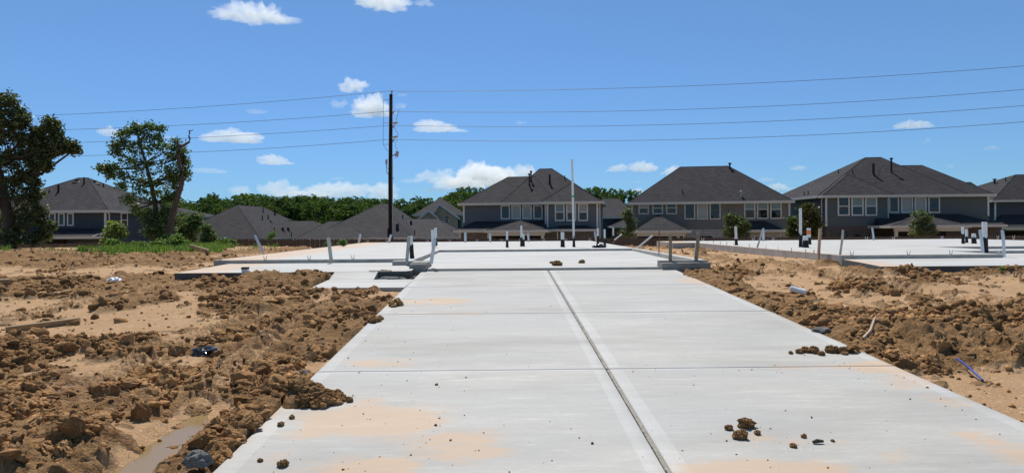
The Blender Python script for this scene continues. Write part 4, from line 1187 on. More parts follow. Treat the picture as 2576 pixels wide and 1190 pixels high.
for q in ((1126, 508, .3, .07), (1135, 514, .25, .05), (1141, 513, .3, .05)): H.vent(*q)

# ---- house between B and C, and the roof beyond the leafy tree
H = House('house with a charcoal roof glimpsed between the blue-grey and the taupe house', 1560, 78, 0)
ze = H.Z(546, 1560, -.4)
x0, x1 = H.X(1490, -.4), H.X(1605, -.4)
H.hip(x0, x1, -.4, 11, ze, (H.X(1515, 5), 5, H.Z(500, 1540, 5)), (H.X(1556, 5), 5, H.Z(500, 1540, 5)))
H.body(x0 + .4, x1 - .4, 0, 10.5, 0, ze, 'sid_navy')
H.hip(H.X(1540, -3, 568), H.X(1600, -3, 568), -3, -.02, H.Z(569, 1570, -3), (H.X(1568, -1), -1, H.Z(553, 1566, -1)), (H.X(1569, -1), -.1, H.Z(553, 1566, -1)), name='porch_roof')
H.base_wall(H.X(1545, -2.6), H.X(1596, -2.6), -2.6, -.1, 0, H.Z(570, 1570, -3), 'brick_dark')
H = House('distant house with a grey hip roof, mostly hidden behind the leafy tree', 440, 88, 0)
ze = H.Z(543, 460, 0)
H.hip(H.X(395, 0), H.X(478, 0), 0, 10, ze, (H.X(425, 5), 5, H.Z(520, 440, 5)), (H.X(438, 5), 5, H.Z(520, 440, 5)))
H.body(H.X(395, 0) + .4, H.X(478, 0) - .4, .4, 9.5, 0, ze, 'brick_tan')

# ------------------------------------------------------------------ power pole and lines
PY = 46.0
pb, pt = at_y(983, 596, PY), at_y(983.5, 238, PY)
gzb = ground_z(pb.x, PY)
pole = empty('power_pole', (pb.x, PY, gzb - .1), 0, 'tall dark wooden power pole rising in front of the low roofs', 'power pole')
def pl(px, py, dy=0): return at_y(px, py, PY + dy) - pole.location
hh = pt.z - gzb + .1
mb = MB().tube([(0, 0, 0), (.0, 0, hh * .5), (pt.x - pb.x, 0, hh)], [.155, .135, .11], 12)
mb.build('pole_shaft', M['pole'], pole, smooth=True)
MB().tube([pl(987.5, 596, -.14), pl(987, 400, -.12)], .03, 8).build('conduit', M['porcelain'], pole)
mb = MB().tube([pl(984.5, 241), pl(985.5, 232)], .035, 6).tube([pl(985.5, 234), pl(985.5, 229)], [.07, .05], 8); mb.build('top_pin', M['porcelain'], pole)
for py in (281, 316.5, 351.5):
    mb = MB().tube([pl(985, py + 6), pl(989, py + 4), pl(992, py - 1)], [.05, .06, .04], 8)
    if py > 300: mb.tube([pl(986, py - 6, -.2), pl(1001, py - 8, -.2)], .055, 8).tube([pl(991, py - 6, -.2), pl(997, py - 7, -.2)], .085, 8)
    mb.build('insulator', M['porcelain'], pole)
mb = MB().tube([pl(984, 393), pl(994, 390)], .04, 6).tube([pl(996, 394), pl(1000, 381)], .10, 8).tube([pl(1001, 394), pl(1003, 382)], .03, 6); mb.build('fuse_cutout', M['porcelain'], pole)
mb = MB().tube([pl(979, 425), pl(973, 424), pl(972, 405)], .035, 6).tube([pl(972, 413), pl(972, 402)], .07, 8).tube([pl(973, 424), pl(972.5, 434), pl(980, 442)], .03, 6); mb.build('riser_bracket', M['porcelain'], pole)
mb = MB().tube([pl(985, 445), pl(991, 448), pl(985, 455)], .02, 5); mb.build('step_bracket', M['black_metal'], pole)
mb = MB().tube([pl(984, 598, -.16), pl(976.5, 596, -.16), pl(976.5, 575, -.16)], .06, 6); mb.build('meter_conduit', M['black_metal'], pole)
for a, b in ((251, 253), (310, 310), (363, 364)):
    MB().tube([pl(982, a), pl(965, b)], .015, 5).build('standoff_arm', M['wire'], pole)
mb = MB()
def wire(pts, r=.011): mb.tube([pl(*q) for q in pts], r, 4, cap=False)
wire([(962, 231), (957.5, 238), (960, 247), (965, 253), (964.5, 300), (964, 364), (970, 374), (976, 381)])
wire([(1004, 279), (999, 292), (996, 306)]); wire([(992, 320), (996, 330), (1001, 336), (1001, 345)]); wire([(1000, 352), (994, 360), (994, 368), (1000, 378)]); wire([(1001, 394), (997, 398), (990, 397)]); wire([(979, 401), (974, 402), (972, 406)])
mb.build('jumper_wire', M['wire'], pole)
WIRES = [('top', [(80, 292), (494, 271), (800, 245.6), (985, 229.5), (1288, 230), (1700, 219), (2200, 191), (2576, 168)]),
         ('second', [(88, 328.6), (494, 314), (800, 294.5), (985, 280), (1288, 283.7), (1481, 282.5), (1906, 267.6), (2437, 237), (2576, 226)]),
         ('third', [(193, 359), (494, 347), (800, 329), (985, 315.8), (1288, 318.8), (1481, 319.4), (2021, 300.7), (2576, 266.7)]),
         ('lowest', [(103, 394), (494, 382.6), (800, 366), (985, 350.5), (1288, 355.6), (1481, 356.8), (2012, 340), (2576, 307.5)])]
for nm, pts in WIRES:
    xs_, ys_ = [q[0] for q in pts], [q[1] for q in pts]
    cl = np.polyfit([x for x in xs_ if x <= 985], [y for x, y in zip(xs_, ys_) if x <= 985], 2 if nm != 'third' else 2)
    cr = np.polyfit([x for x in xs_ if x >= 985], [y for x, y in zip(xs_, ys_) if x >= 985], 2)
    jl = 985 * 985 * cl[0] + 985 * cl[1] + cl[2]; jr = 985 * 985 * cr[0] + 985 * cr[1] + cr[2]
    P = []
    for x in np.concatenate([np.linspace(-500, 985, 25), np.linspace(1010, 3100, 36)]):
        y = np.polyval(cl, x) if x <= 985 else np.polyval(cr, x)
        d = float(np.interp(x, [-500, 80, 985, 2576, 3100], [58, 53, PY, 39.5, 37.5]))
        P.append(at_y(float(x), float(y), d))
    o0 = P[24].copy()
    o = MB().tube([q - o0 for q in P], .013, 4, cap=False).build('power_line', M['wire'], loc=o0)
    tag(o, {'top': 'topmost thin power line running across the sky from the tip of the pole', 'second': 'second power line from the top, joined to the upper insulator', 'third': 'third power line from the top crossing the sky', 'lowest': 'lowest of the four thin power lines across the sky'}[nm], 'power line', 'power lines on the pole')
# ------------------------------------------------------------------ foliage
def leaf_quads(C, size, rng, aspect=.55, jit=.35):
    n = len(C)
    u = rng.normal(size=(n, 3)); u[:, 2] *= .7; u /= np.linalg.norm(u, axis=1)[:, None]
    w = rng.normal(size=(n, 3)); v = np.cross(u, w); v /= np.linalg.norm(v, axis=1)[:, None]
    s = size * (1 + jit * rng.uniform(-1, 1, n))[:, None]
    V = np.stack([C - u * s, C - v * s * aspect, C + u * s, C + v * s * aspect], 1).reshape(-1, 3)
    Fq = np.arange(n * 4).reshape(n, 4)
    return V, Fq
def crown_points(blobs, clumps, per, sigma, rng, shell=.55):
    P, Cc = [], []
    for bx, by, bz, rx, ry, rz in blobs:
        k = max(3, int(clumps))
        d = rng.normal(size=(k, 3)); d /= np.linalg.norm(d, axis=1)[:, None]
        r = shell + (1 - shell) * rng.uniform(0, 1, k) ** .6
        c = np.array([bx, by, bz]) + d * r[:, None] * np.array([rx, ry, rz])
        Cc.append(c)
        m = rng.poisson(per, k) + 2
        P.append(np.repeat(c, m, 0) + rng.normal(size=(m.sum(), 3)) * sigma * np.array([1, 1, .75]))
    return np.concatenate(P), Cc
def px_blobs(lst, d, o, depth=.9):
    out = []
    for px, py, r in lst:
        c = at_y(px, py, d) - o
        rr = r / F * d
        out.append((c.x, c.y + RNG.uniform(-.5, .5) * rr * 1.2, c.z, rr, rr * depth, rr))
    return out
def make_tree(name, label, cat, o, trunk, radii, blobs, leaf, mat_, clumps=10, per=16, sigma=.22, group=None, seed=1, bark='bark', limbs=True, parent_name=None, trunk_seg=8, tw=.022):
    rng = np.random.default_rng(seed)
    e = empty(name, o, 0, label, cat, group)
    P, Cc = crown_points(blobs, clumps, per, sigma, rng)
    V, Fq = leaf_quads(P, leaf, rng)
    mb = MB().tube(trunk, radii, trunk_seg)
    tv = [Vector(t) for t in trunk]
    if limbs:
        for b, cc in zip(blobs, Cc):
            c = Vector(b[:3])
            cand = [t for t in tv[len(tv) // 3:] if t.z < c.z + .3] or tv[-1:]
            s = min(cand, key=lambda t: (t - c).length + .35 * max(0, t.z - c.z + .6))
            i = tv.index(s)
            mid = (s + c) / 2 + Vector((rng.normal() * .12, rng.normal() * .12, -.10 * (s - c).length))
            r0 = min(radii[i] * .55, .03 + .03 * (s - c).length)
            mb.tube([s, mid, c], [r0, r0 * .6, r0 * .35], 5, cap=False)
            for q in cc[::2]:
                mb.tube([c, Vector(q)], [r0 * .3, tw * .4], 4, cap=False)
    t = mb.build('trunk', M[bark], e, smooth=True)
    link('crown', fast_mesh('crown', V, Fq, M[mat_]), e)
    return e

# the oak at the left edge
oo = at_y(24, 612, 37.0); oo.z = ground_z(oo.x, 37.0) - .1
def tp(px, py, d): return at_y(px, py, d) - oo
make_tree('oak_tree', 'big dark oak with a curving trunk and spreading limbs, cut off by the left edge', 'tree', oo,
          [(0, 0, 0), tp(26, 580, 37), tp(20, 540, 37), tp(12, 500, 37), tp(4, 460, 37), tp(-14, 400, 37), tp(-20, 330, 37), tp(0, 270, 37)], [.38, .30, .27, .25, .22, .17, .11, .05],
          px_blobs([(14, 256, 24), (40, 285, 20), (-10, 262, 28), (58, 310, 16), (24, 312, 26), (-20, 320, 36), (64, 348, 17), (20, 362, 30), (92, 335, 12), (124, 312, 15), (143, 334, 12), (110, 356, 14), (152, 360, 15), (176, 364, 11), (128, 384, 10), (96, 384, 12), (186, 376, 6),
                    (60, 385, 20), (100, 372, 13), (80, 402, 14), (74, 352, 14), (112, 404, 10), (142, 372, 11), (160, 376, 8), (28, 408, 26), (-25, 400, 40), (86, 420, 15), (112, 418, 8), (56, 446, 20), (20, 470, 24), (84, 462, 14), (64, 500, 24), (94, 492, 12), (100, 530, 16), (50, 545, 26), (84, 560, 22), (112, 588, 12), (50, 590, 24), (10, 585, 26), (90, 600, 14), (-20, 500, 34), (-30, 560, 34), (122, 566, 7)], 37, oo),
          .085, 'oak_leaf', clumps=19, per=30, sigma=.13, seed=3)
# the leafy tree and the dead snag beside it
oo = at_y(397, 602, 40.0); oo.z = ground_z(oo.x, 40.0) - .1
make_tree('leafy_tree', 'slender leafy green tree with sky showing through its open crown, left of the low roofs', 'tree', oo,
          [(0, 0, 0), tp(396, 560, 40), tp(390, 510, 40), tp(380, 460, 40), tp(366, 410, 40), tp(352, 360, 40), tp(344, 322, 40)], [.17, .14, .125, .105, .08, .05, .02],
          px_blobs([(343, 318, 10), (338, 334, 15), (312, 332, 11), (306, 352, 12), (374, 318, 9), (366, 338, 14), (398, 324, 8), (392, 346, 14), (290, 362, 9), (294, 384, 11), (322, 366, 16), (270, 424, 7), (256, 422, 5), (276, 442, 9), (290, 424, 8), (316, 408, 16), (346, 376, 20), (382, 372, 18), (416, 366, 16), (440, 364, 11), (452, 398, 12), (426, 396, 16), (350, 414, 20),
                    (390, 414, 20), (430, 428, 16), (456, 426, 8), (318, 440, 13), (344, 452, 18), (382, 450, 20), (420, 462, 20), (352, 488, 20), (326, 500, 13), (384, 494, 20), (412, 496, 14), (372, 528, 18), (396, 546, 16), (376, 560, 14), (412, 530, 10), (306, 468, 5), (444, 452, 10), (462, 410, 9), (464, 440, 8), (438, 440, 14), (446, 480, 11), (434, 502, 12), (430, 540, 10), (457, 380, 9), (460, 396, 8), (340, 522, 11), (402, 580, 14), (372, 585, 12), (380, 548, 15), (360, 542, 12), (404, 560, 14), (386, 592, 14), (414, 590, 11), (428, 560, 9)], 40, oo),
          .084, 'ash_leaf', clumps=10, per=17, sigma=.15, seed=5)
oo = at_y(424, 604, 39.0); oo.z = ground_z(oo.x, 39.0) - .1
snag = empty('dead_tree', oo, 0, 'bare dead trunk leaning right with two crooked branches at its tip, against the leafy tree', 'dead tree')
mb = MB().tube([(0, 0, 0), tp(427, 580, 39), tp(432, 550, 39), tp(440, 520, 39), tp(447, 495, 39), tp(455, 470, 39), tp(459, 448, 39), tp(457, 430, 39), tp(451, 411, 39), tp(447.5, 390, 39), tp(449, 376, 39), tp(454, 369, 39)], [.24, .18, .165, .155, .14, .13, .12, .105, .10, .09, .08, .07], 9)
mb.build('trunk', M['dead_bark'], snag, smooth=True)
mb = MB().tube([tp(454, 369, 39), tp(463, 366, 39), tp(470, 361, 39), tp(475.5, 358, 39), tp(478, 350, 39), tp(475, 343, 39), tp(477, 336, 39), tp(476.5, 329, 39), tp(481, 330, 39), tp(486, 326.5, 39)], [.085, .075, .07, .06, .05, .045, .04, .035, .025, .012], 6)
mb.tube([tp(476.5, 331, 39), tp(474, 327, 39)], [.03, .01], 5)
mb.build('branch', M['dead_bark'], snag, smooth=True)
mb = MB().tube([tp(453, 370, 39), tp(449, 364, 39), tp(444, 358, 39), tp(438, 353, 39), tp(433, 349, 39), tp(430, 343, 39)], [.075, .055, .045, .035, .025, .01], 6).tube([tp(447, 361, 39), tp(446, 352, 39), tp(447, 341, 39)], [.035, .025, .008], 5)
mb.build('branch', M['dead_bark'], snag, smooth=True)
mb = MB().tube([tp(456, 466, 39), tp(461, 463, 39), tp(464, 465, 39)], [.12, .07, .02], 6).tube([tp(452, 484, 39), tp(457, 482, 39)], [.12, .04], 6)
mb.build('branch_stub', M['dead_bark'], snag, smooth=True)

def bush(name, label, cat, px, py, w, h, d, mat_, leaf=.07, clumps=9, per=16, n=9, sigma=None, seed=1, group=None, stems=3, z=None, top=.35):
    o = at_y(px, py, d)
    if z is not None: o.z = z
    W, Hh = w / F * d, h / F * d
    rng = np.random.default_rng(seed)
    bl = []
    for i in range(n):
        t = (i + .6) / n
        a = rng.uniform(0, 6.28)
        wd = W * .5 * (1 - (1 - top) * max(0, t - .35) / .65) * (0.75 + .25 * math.sin(t * 3))
        r = max(W * .13, Hh * .09)
        bl.append((math.cos(a) * wd * .62, math.sin(a) * wd * .6, Hh * (.12 + .80 * t), r * 1.25, r * 1.25, r))
    bl += [(0, 0, Hh * .45, W * .25, W * .25, Hh * .3), (0, 0, Hh * .7, W * .15, W * .15, Hh * .2)]
    e = make_tree(name, label, cat, o, [(0, 0, -.15), (rng.normal() * .03, 0, Hh * .3), (rng.normal() * .05, 0, Hh * .6), (0, 0, Hh * .92)], [max(.012, W * .02), max(.01, W * .016), max(.008, W * .01), .005],
                  bl, leaf, mat_, clumps=clumps, per=per, sigma=sigma or leaf * 1.5, seed=seed, group=group, trunk_seg=5, tw=.01)
    return e
def gpt(px, py):
    p = on_ground(px, py); return p.y
# shrubs and young trees behind the fence, by the houses
bush('young_tree', 'slim young tree with a pointed top between the blue-grey and the taupe house', 'young tree', 1580, 606, 38, 84, 47, 'grey_leaf', .06, 11, 20, 12, seed=11, top=.2)
bush('round_bush', 'round dark green bush in front of the taupe house, right of the patio roof', 'bush', 1852, 606, 84, 66, 48, 'bush_leaf', .06, 16, 26, 16, seed=12, top=.6)
bush('magnolia_tree', 'bronze and green magnolia tree in the gap between the taupe and the green-grey house', 'tree', 2034, 606, 66, 92, 49, 'magnolia_leaf', .10, 13, 18, 14, seed=13, top=.45)
bush('silvery_bush', 'loose grey-green young oak in front of the patio roof of the green-grey house', 'bush', 2322, 606, 78, 78, 48, 'grey_leaf', .055, 15, 24, 16, seed=14, top=.5)
bush('dark_shrub', 'dark shrub squeezed against the left side of the green-grey house', 'bush', 1998, 606, 40, 60, 52, 'bush_leaf', .09, 12, 20, 9, seed=15, top=.5)
# weeds and young growth on the near side of the fence
bush('young_tree', 'yellow-green sapling standing alone in front of the dark slate house', 'young tree', 289, 618, 56, 58, 36, 'yellow_leaf', .075, 8, 12, 10, seed=21, top=.4)
bush('weed_clump', 'tall feathery weed clump on the sand, under the yellow-green sapling', 'weed', 208, 648, 32, 26, 27, 'weed_leaf', .035, 9, 24, 8, seed=22, top=.5)
bush('leafy_shrub', 'dark upright shrub in front of the low roof, right end of the weedy patch', 'bush', 523, 622, 36, 56, 38, 'ash_leaf', .06, 11, 20, 10, seed=23, top=.35)
bush('leafy_shrub', 'broad dark thicket between the dead trunk and the low roof', 'bush', 484, 615, 70, 76, 41, 'ash_leaf', .07, 15, 24, 14, seed=24, top=.6)
bush('leafy_shrub', 'grey-flecked shrub behind the thicket, below the distant hip roof', 'bush', 458, 605, 50, 70, 43, 'grey_leaf', .06, 12, 20, 10, seed=25, top=.6)
wl_ = [(440, 626, 60, 34, 33, 'bright green weeds at the foot of the dead trunk'), (395, 630, 50, 24, 33, 'low green weeds in front of the leafy tree'), (350, 634, 46, 22, 31, 'low green weeds left of the leafy tree'), (478, 632, 44, 20, 33, 'low green weeds right of the dead trunk'),
       (562, 624, 34, 18, 35, 'small green weeds at the right end of the grassy strip'), (312, 632, 22, 16, 31, 'small weeds at the left end of the grassy strip'), (585, 626, 14, 22, 36, 'single tall weed in front of the fence and low roof'), (420, 622, 40, 30, 37, 'leafy weeds between the two trunks'),
       (286, 628, 30, 24, 33, 'weeds under the yellow-green sapling'), (110, 606, 40, 24, 39, 'pale leaved weed under the right side of the oak')]
for i, (px, py, w, h, d, lb) in enumerate(wl_):
    bush('weed_plant', lb, 'weed', px, py, w, h, d, 'weed_leaf' if i < 9 else 'yellow_leaf', .05, 9, 16, 8, seed=30 + i, group='weeds in front of the fence', top=.6)
for i, (px, py, w, h, lb) in enumerate([(862, 618, 16, 14, 'small weed beside the tall strap at the left slab edge'), (826, 620, 10, 10, 'tiny weed at the left slab edge, left of the tall strap'), (684, 606, 26, 22, 'weed sticking up in front of the fence and the low roof'), (2518, 690, 22, 14, 'small green weed at the front of the right slab porch'), (2240, 655, 8, 6, 'tiny weed on the clods left of the right slab')]):
    d = gpt(px, min(py, 700)) if i != 2 else 38
    if i in (0, 1): d = 29
    bush('weed_plant', lb, 'weed', px, py, w, h, d, 'weed_leaf', .022 if i > 2 else .035, 6, 10, 6, seed=50 + i, top=.7)

# grass strip
rng = np.random.default_rng(77)
pts = []
for (a, b, c, d, n) in ((250, 560, 634, 648, 5200), (200, 330, 640, 650, 1200), (420, 590, 622, 636, 2600), (100, 200, 640, 645, 250), (5, 30, 610, 640, 500), (600, 700, 630, 640, 160)):
    for _ in range(n):
        px, py = rng.uniform(a, b), rng.uniform(c, d)
        if rng.uniform() > 1.9 * float(vnoise(np.array([px * .05]), np.array([py * .25]), 5)[0]) ** 1.6: continue
        p = on_ground(px, py) if len(pts) < 0 else at_y(px, py, 26 + (648 - py) * .45)
        pts.append((p.x, p.y))
pts = np.array(pts)
gz_ = heights(pts[:, 0], pts[:, 1])[0]
n = len(pts)
hgt = rng.uniform(.10, .34, n); an = rng.uniform(0, 6.28, n); lean = rng.normal(size=(n, 2)) * .09
B = np.stack([pts[:, 0], pts[:, 1], gz_ - .02], -1)
wd = np.stack([np.cos(an), np.sin(an), np.zeros(n)], -1) * rng.uniform(.009, .02, n)[:, None]
T = B + np.stack([lean[:, 0], lean[:, 1], hgt], -1); Mi = B + np.stack([lean[:, 0] * .3, lean[:, 1] * .3, hgt * .55], -1)
V = np.stack([B - wd, B + wd, Mi + wd * .7, T, Mi - wd * .7], 1).reshape(-1, 3)
k = np.arange(n)[:, None] * 5
Fq = np.concatenate([k + np.array([[0, 1, 2, 4]]), k + np.array([[4, 2, 3, 3]])])
me = bpy.data.meshes.new('grass')
me.from_pydata(V.tolist(), [], [list(f[:4]) if f[2] != f[3] else list(f[:3]) for f in Fq.tolist()])
me.materials.append(M['weed_leaf'])
tag(link('grass', me), 'strip of bright green grass growing between the dirt heaps and the fence', 'grass', kind='stuff')

# ------------------------------------------------------------------ tree line far behind
def proto_crown(seed, mat_, n_bl=20):
    rng = np.random.default_rng(seed)
    bl = []
    for i in range(n_bl):
        t = rng.uniform(0, 1) ** .8
        z = .14 + .80 * t
        w = .40 * math.sqrt(max(.05, 1 - ((z - .5) / .52) ** 2))
        a = rng.uniform(0, 6.28); r = w * rng.uniform(.35, .95)
        s = rng.uniform(.07, .14)
        bl.append((math.cos(a) * r, math.sin(a) * r, z, s * 1.2, s * 1.2, s))
    P, _ = crown_points(bl, 14, 10, .018, rng, .5)
    V, Fq = leaf_quads(P, .019, rng, .7)
    me = fast_mesh('crown', V, Fq, M[mat_])
    tr = MB().tube([(0, 0, -.05), (rng.normal() * .01, 0, .3), (rng.normal() * .03, 0, .6), (0, 0, .85)], [.02, .016, .011, .004], 6)
    for b in bl[::2]:
        tr.tube([(0, 0, max(.15, b[2] - .2)), b[:3]], [.008, .003], 4, cap=False)
    tm = bpy.data.meshes.new('trunk'); tm.from_pydata(tr.v, [], tr.f); tm.materials.append(M['bark'])
    return me, tm
PROTO = [proto_crown(101 + i, 'far_leaf' if i % 2 == 0 else 'far_leaf_dark') for i in range(5)]
TOPX = [300, 430, 470, 500, 535, 580, 640, 700, 760, 820, 880, 930, 970, 1010, 1060, 1110, 1150, 1195, 1240, 1300]
TOPY = [500, 496, 501, 503, 489, 497, 493, 489, 490, 491, 493, 495, 499, 501, 489, 497, 484, 474, 468, 478]
far = []
rng = np.random.default_rng(9)
for row, (d0, d1, step, off) in enumerate(((150, 165, 30, 0), (122, 138, 34, 6), (100, 112, 42, 14))):
    px = 330.0 + row * 9
    while px < 1290:
        far.append((px + rng.uniform(-8, 8), float(np.interp(px, TOPX, TOPY)) + off + rng.uniform(-5, 10), rng.uniform(d0, d1), rng.uniform(.8, 1.6), 0))
        px += step * rng.uniform(.8, 1.25)
far += [(1500, 476, 108, .9, 1), (1528, 467, 112, .95, 1), (1556, 472, 106, .8, 1), (1580, 482, 110, .8, 1), (1602, 497, 125, .9, 1), (2003, 497, 120, .7, 2), (2016, 505, 112, .7, 2), (2490, 505, 140, .8, 3),
        (-80, 520, 120, 1, 4), (-20, 510, 118, 1, 4), (60, 520, 125, 1, 4), (110, 516, 130, 1, 4), (2700, 505, 130, 1, 3), (1790, 515, 130, 1, 5), (2250, 515, 130, 1, 5)]
LBL = ['leafy tree in the dense green tree line behind the low charcoal roofs', 'airy pale green tree rising behind the gap between the blue-grey and the taupe house', 'small tree top showing between the taupe and the green-grey house roofs', 'tree far behind the house at the right edge', 'tree standing behind the oak at the left edge', 'tree hidden behind the tall house roofs']
GRP = ['trees of the far tree line', 'trees behind the gap between two houses', 'tree tops between the roofs', 'trees far right', 'trees behind the oak', 'trees behind the tall roofs']
for i, (px, py, d, wf, g) in enumerate(far):
    t = at_y(px, py, d)
    Hh = t.z + 2.45
    cm, tm = PROTO[int(rng.integers(0, 5))]
    e = empty('tree', (t.x, t.y, -2.45), rng.uniform(0, 6.28), LBL[g], 'tree', GRP[g])
    e.scale = (Hh * wf, Hh * wf, Hh)
    link('crown', cm, e); link('trunk', tm, e)
# ------------------------------------------------------------------ things standing on the slabs
SA, SB = .87, .94
def strap(pt_, pb_, z, w, m_, label, holes=False, y=None, group='upright metal straps cast into the slabs', name='metal_strap', thick=.006):
    b = on_z(pb_[0], pb_[1], z) if y is None else at_y(pb_[0], pb_[1], y)
    t = at_y(pt_[0], pt_[1], b.y)
    ax = (t - b); L = ax.length; ax.normalize()
    u = Vector((1, .15, 0)); u = (u - ax * u.dot(ax)).normalized(); n = ax.cross(u)
    if n.y > 0: n = -n
    mb = MB()
    prof = [(-w / 2, -.06), (w / 2, -.06), (w / 2, L - w * .3), (w * .28, L), (-w * .28, L), (-w / 2, L - w * .3)]
    def q(a, h, o): 
        bow = .012 * math.sin(h / L * 3.0) if h > 0 else 0
        return u * a + ax * h + n * (o + bow)
    k = len(prof)
    for h0, h1 in zip(np.linspace(-.06, L - w * .3, 5)[:-1], np.linspace(-.06, L - w * .3, 5)[1:]):
        vs = [q(-w / 2, h0, 0), q(w / 2, h0, 0), q(w / 2, h1, 0), q(-w / 2, h1, 0), q(-w / 2, h0, thick), q(w / 2, h0, thick), q(w / 2, h1, thick), q(-w / 2, h1, thick)]
        mb.add(vs, [(0, 1, 2, 3), (7, 6, 5, 4), (0, 4, 5, 1), (1, 5, 6, 2), (2, 6, 7, 3), (3, 7, 4, 0)])
    vs = [q(a, h, 0) for a, h in prof[2:]] + [q(a, h, thick) for a, h in prof[2:]]
    mb.add(vs, [(0, 1, 2, 3), (7, 6, 5, 4), (0, 4, 5, 1), (1, 5, 6, 2), (2, 6, 7, 3)])
    if not holes:
        return tag(mb.build(name, m_, loc=b), label, 'metal strap', group)
    e = empty(name, b, 0, label, 'metal strap', group)
    mb.build('strap_plate', m_, e)
    hb = MB()
    rows = int(L / .045)
    for i in range(1, rows):
        a = (w * .22) * (1 if i % 2 else -1); h = i * L / rows
        c = [q(a + .008 * math.cos(t_), h + .008 * math.sin(t_), thick + .0025) for t_ in np.linspace(0, 6.28, 7)[:-1]]
        d_ = [v - n * .004 for v in c]
        hb.add(c + d_, [tuple(range(6)), (6, 11, 10, 9, 8, 7)])
    h_ = hb.build('nail_holes', M['hole'] if m_ is not M['galv'] else M['trim_white'], e); h_['kind'] = 'stuff'
    return e
def pipe(pt_, pb_, z, r, split, label, name='standpipe', band=None, collar=False, y=None):
    b = on_z(pb_[0], pb_[1], z) if y is None else at_y(pb_[0], pb_[1], y)
    t = at_y(pt_[0], pt_[1], b.y) - b
    e = empty(name, b, 0, label, 'standpipe', 'white pipes rising from the slabs')
    L = t.length; ax = t.normalized()
    mb = MB().tube([Vector((0, 0, -.05)), t * .5, t * .985, t], [r, r, r, r * .94], 14)
    mb.build('pipe', M['pvc'], e, smooth=False)
    if split > 0:
        rng = np.random.default_rng(int(abs(b.x * 1000)) % 9999)
        seg = 16
        vs, fs = [], []
        hts = [-.02, L * split * .35, L * split * .75, L * split]
        for i, h in enumerate(hts):
            for k_ in range(seg):
                th_ = 2 * math.pi * k_ / seg
                hh_ = h + (rng.uniform(-.10, .05) * L * .6 if i == 3 else 0)
                rr = r * 1.10 + rng.uniform(0, .006) + (.010 if i == 0 else 0)
                vs.append(ax * hh_ + Vector((math.cos(th_) * rr, math.sin(th_) * rr, 0)))
        for i in range(3):
            for k_ in range(seg):
                a, b_ = i * seg + k_, i * seg + (k_ + 1) % seg
                fs.append((a, b_, b_ + seg, a + seg))
        MB().add(vs, fs).build('black_wrap', M['wrap'], e)
    if band:
        MB().tube([t * band[0], t * band[1]], r * 1.06, 14).build('tape_band', M[band[2]], e)
    if collar:
        MB().tube([t * .34, t * .36, t * .40, t * .42], [r * 1.1, r * 1.28, r * 1.28, r * 1.1], 14).build('collar', M['pvc'], e)
    return e
g, gd, gm = M['galv'], M['galv_dusty'], M['galv_muddy']
strap((641, 591), (660, 632), SA, .085, g, 'bluish metal strap leaning left at the far left edge of the slab', y=24.5)
strap((826, 597), (833, 653), SA, .085, gd, 'pale wide metal strap on the front edge of the left slab')
strap((907, 588), (902.5, 610), SA, .11, g, 'bluish strap at the back edge of the left slab, left of the power pole', y=35)
strap((984, 590), (978, 609), SA, .11, g, 'short strap at the back edge of the left slab, at the pole foot', y=35)
strap((1029, 594), (1023, 662), SA, .075, gd, 'pale perforated metal strap on the left garage return, in front of a white pipe', True, y=16.18)
strap((1094, 600), (1085.5, 657), SA, .075, g, 'bluish perforated metal strap on the left garage stem', True, y=15.5)
strap((1170.6, 584), (1170.6, 610), SA, .115, g, 'strap at the back edge of the left slab, below the blue-grey house corner', y=35)
strap((1233, 587), (1233, 609), SA, .10, g, 'strap at the back edge of the left slab, below the blue-grey house patio', y=35)
strap((1328, 586), (1330, 608), SA, .10, g, 'strap at the back edge of the left slab, just right of the paired white pipes', y=35)
strap((1496, 583), (1500, 608), SA, .10, g, 'strap at the back edge of the left slab, beside the right pair of white pipes', y=35)
strap((1686, 589), (1686, 659), SA, .075, gm, 'upright muddy perforated strap on the right garage stem', True, y=15.4)
strap((1757, 583.5), (1750.6, 657), SA, .085, gm, 'muddy perforated strap leaning right on the right garage stem', True, y=15.4)
strap((1917.5, 581), (1904.6, 622.5), SB, .055, gd, 'thin strap leaning right on the left edge of the right slab')
strap((1920, 574), (1920, 606), SB, .10, g, 'bluish upright strap at the back of the right slab behind the leaning one', y=29.5)
strap((2120.5, 578), (2113, 641), SB, .055, gd, 'tall thin bent strap on the front left edge of the right slab')
strap((2193.6, 573), (2198, 605), SB, .09, g, 'bluish strap at the back edge of the right slab', y=29.5)
strap((2464.6, 578), (2472, 636), SB, .085, g, 'bluish strap leaning left beside the thick white pipe on the right slab', y=16.2)
strap((2521, 579), (2525, 640), SB, .085, g, 'bluish strap at the front right corner of the right slab', y=15.7)
pipe((1033, 593.5), (1037, 652), SA, .045, .62, 'white pipe with a ragged black lower half, behind the pale perforated strap', y=17.6)
pipe((1088, 578), (1089, 618), SA, .055, 0, 'shorter white pipe behind the bluish perforated strap', y=25.5)
pipe((1095.5, 573), (1096.5, 616), SA, .052, .40, 'taller white pipe with a black foot behind the bluish perforated strap', y=26.5)
pipe((1275.5, 582), (1275.8, 622.5), SA, .040, .48, 'single white pipe with a black foot, leftmost on the open part of the left slab')
pipe((1311.5, 567.5), (1311.8, 620), SA, .040, .44, 'taller of the two white pipes standing close together on the left slab')
pipe((1316.8, 588), (1317, 619.5), SA, .040, .55, 'shorter of the two white pipes standing close together on the left slab')
pipe((1415, 584), (1415.5, 621.5), SA, .065, .52, 'stubby thick white pipe with a ragged black foot left of the tall pipe')
pipe((1439, 401), (1444, 621.5), SA, .040, .125, 'very tall white pipe with a green band, rising high above the left slab', 'tall_pipe', (.565, .588, 'green'))
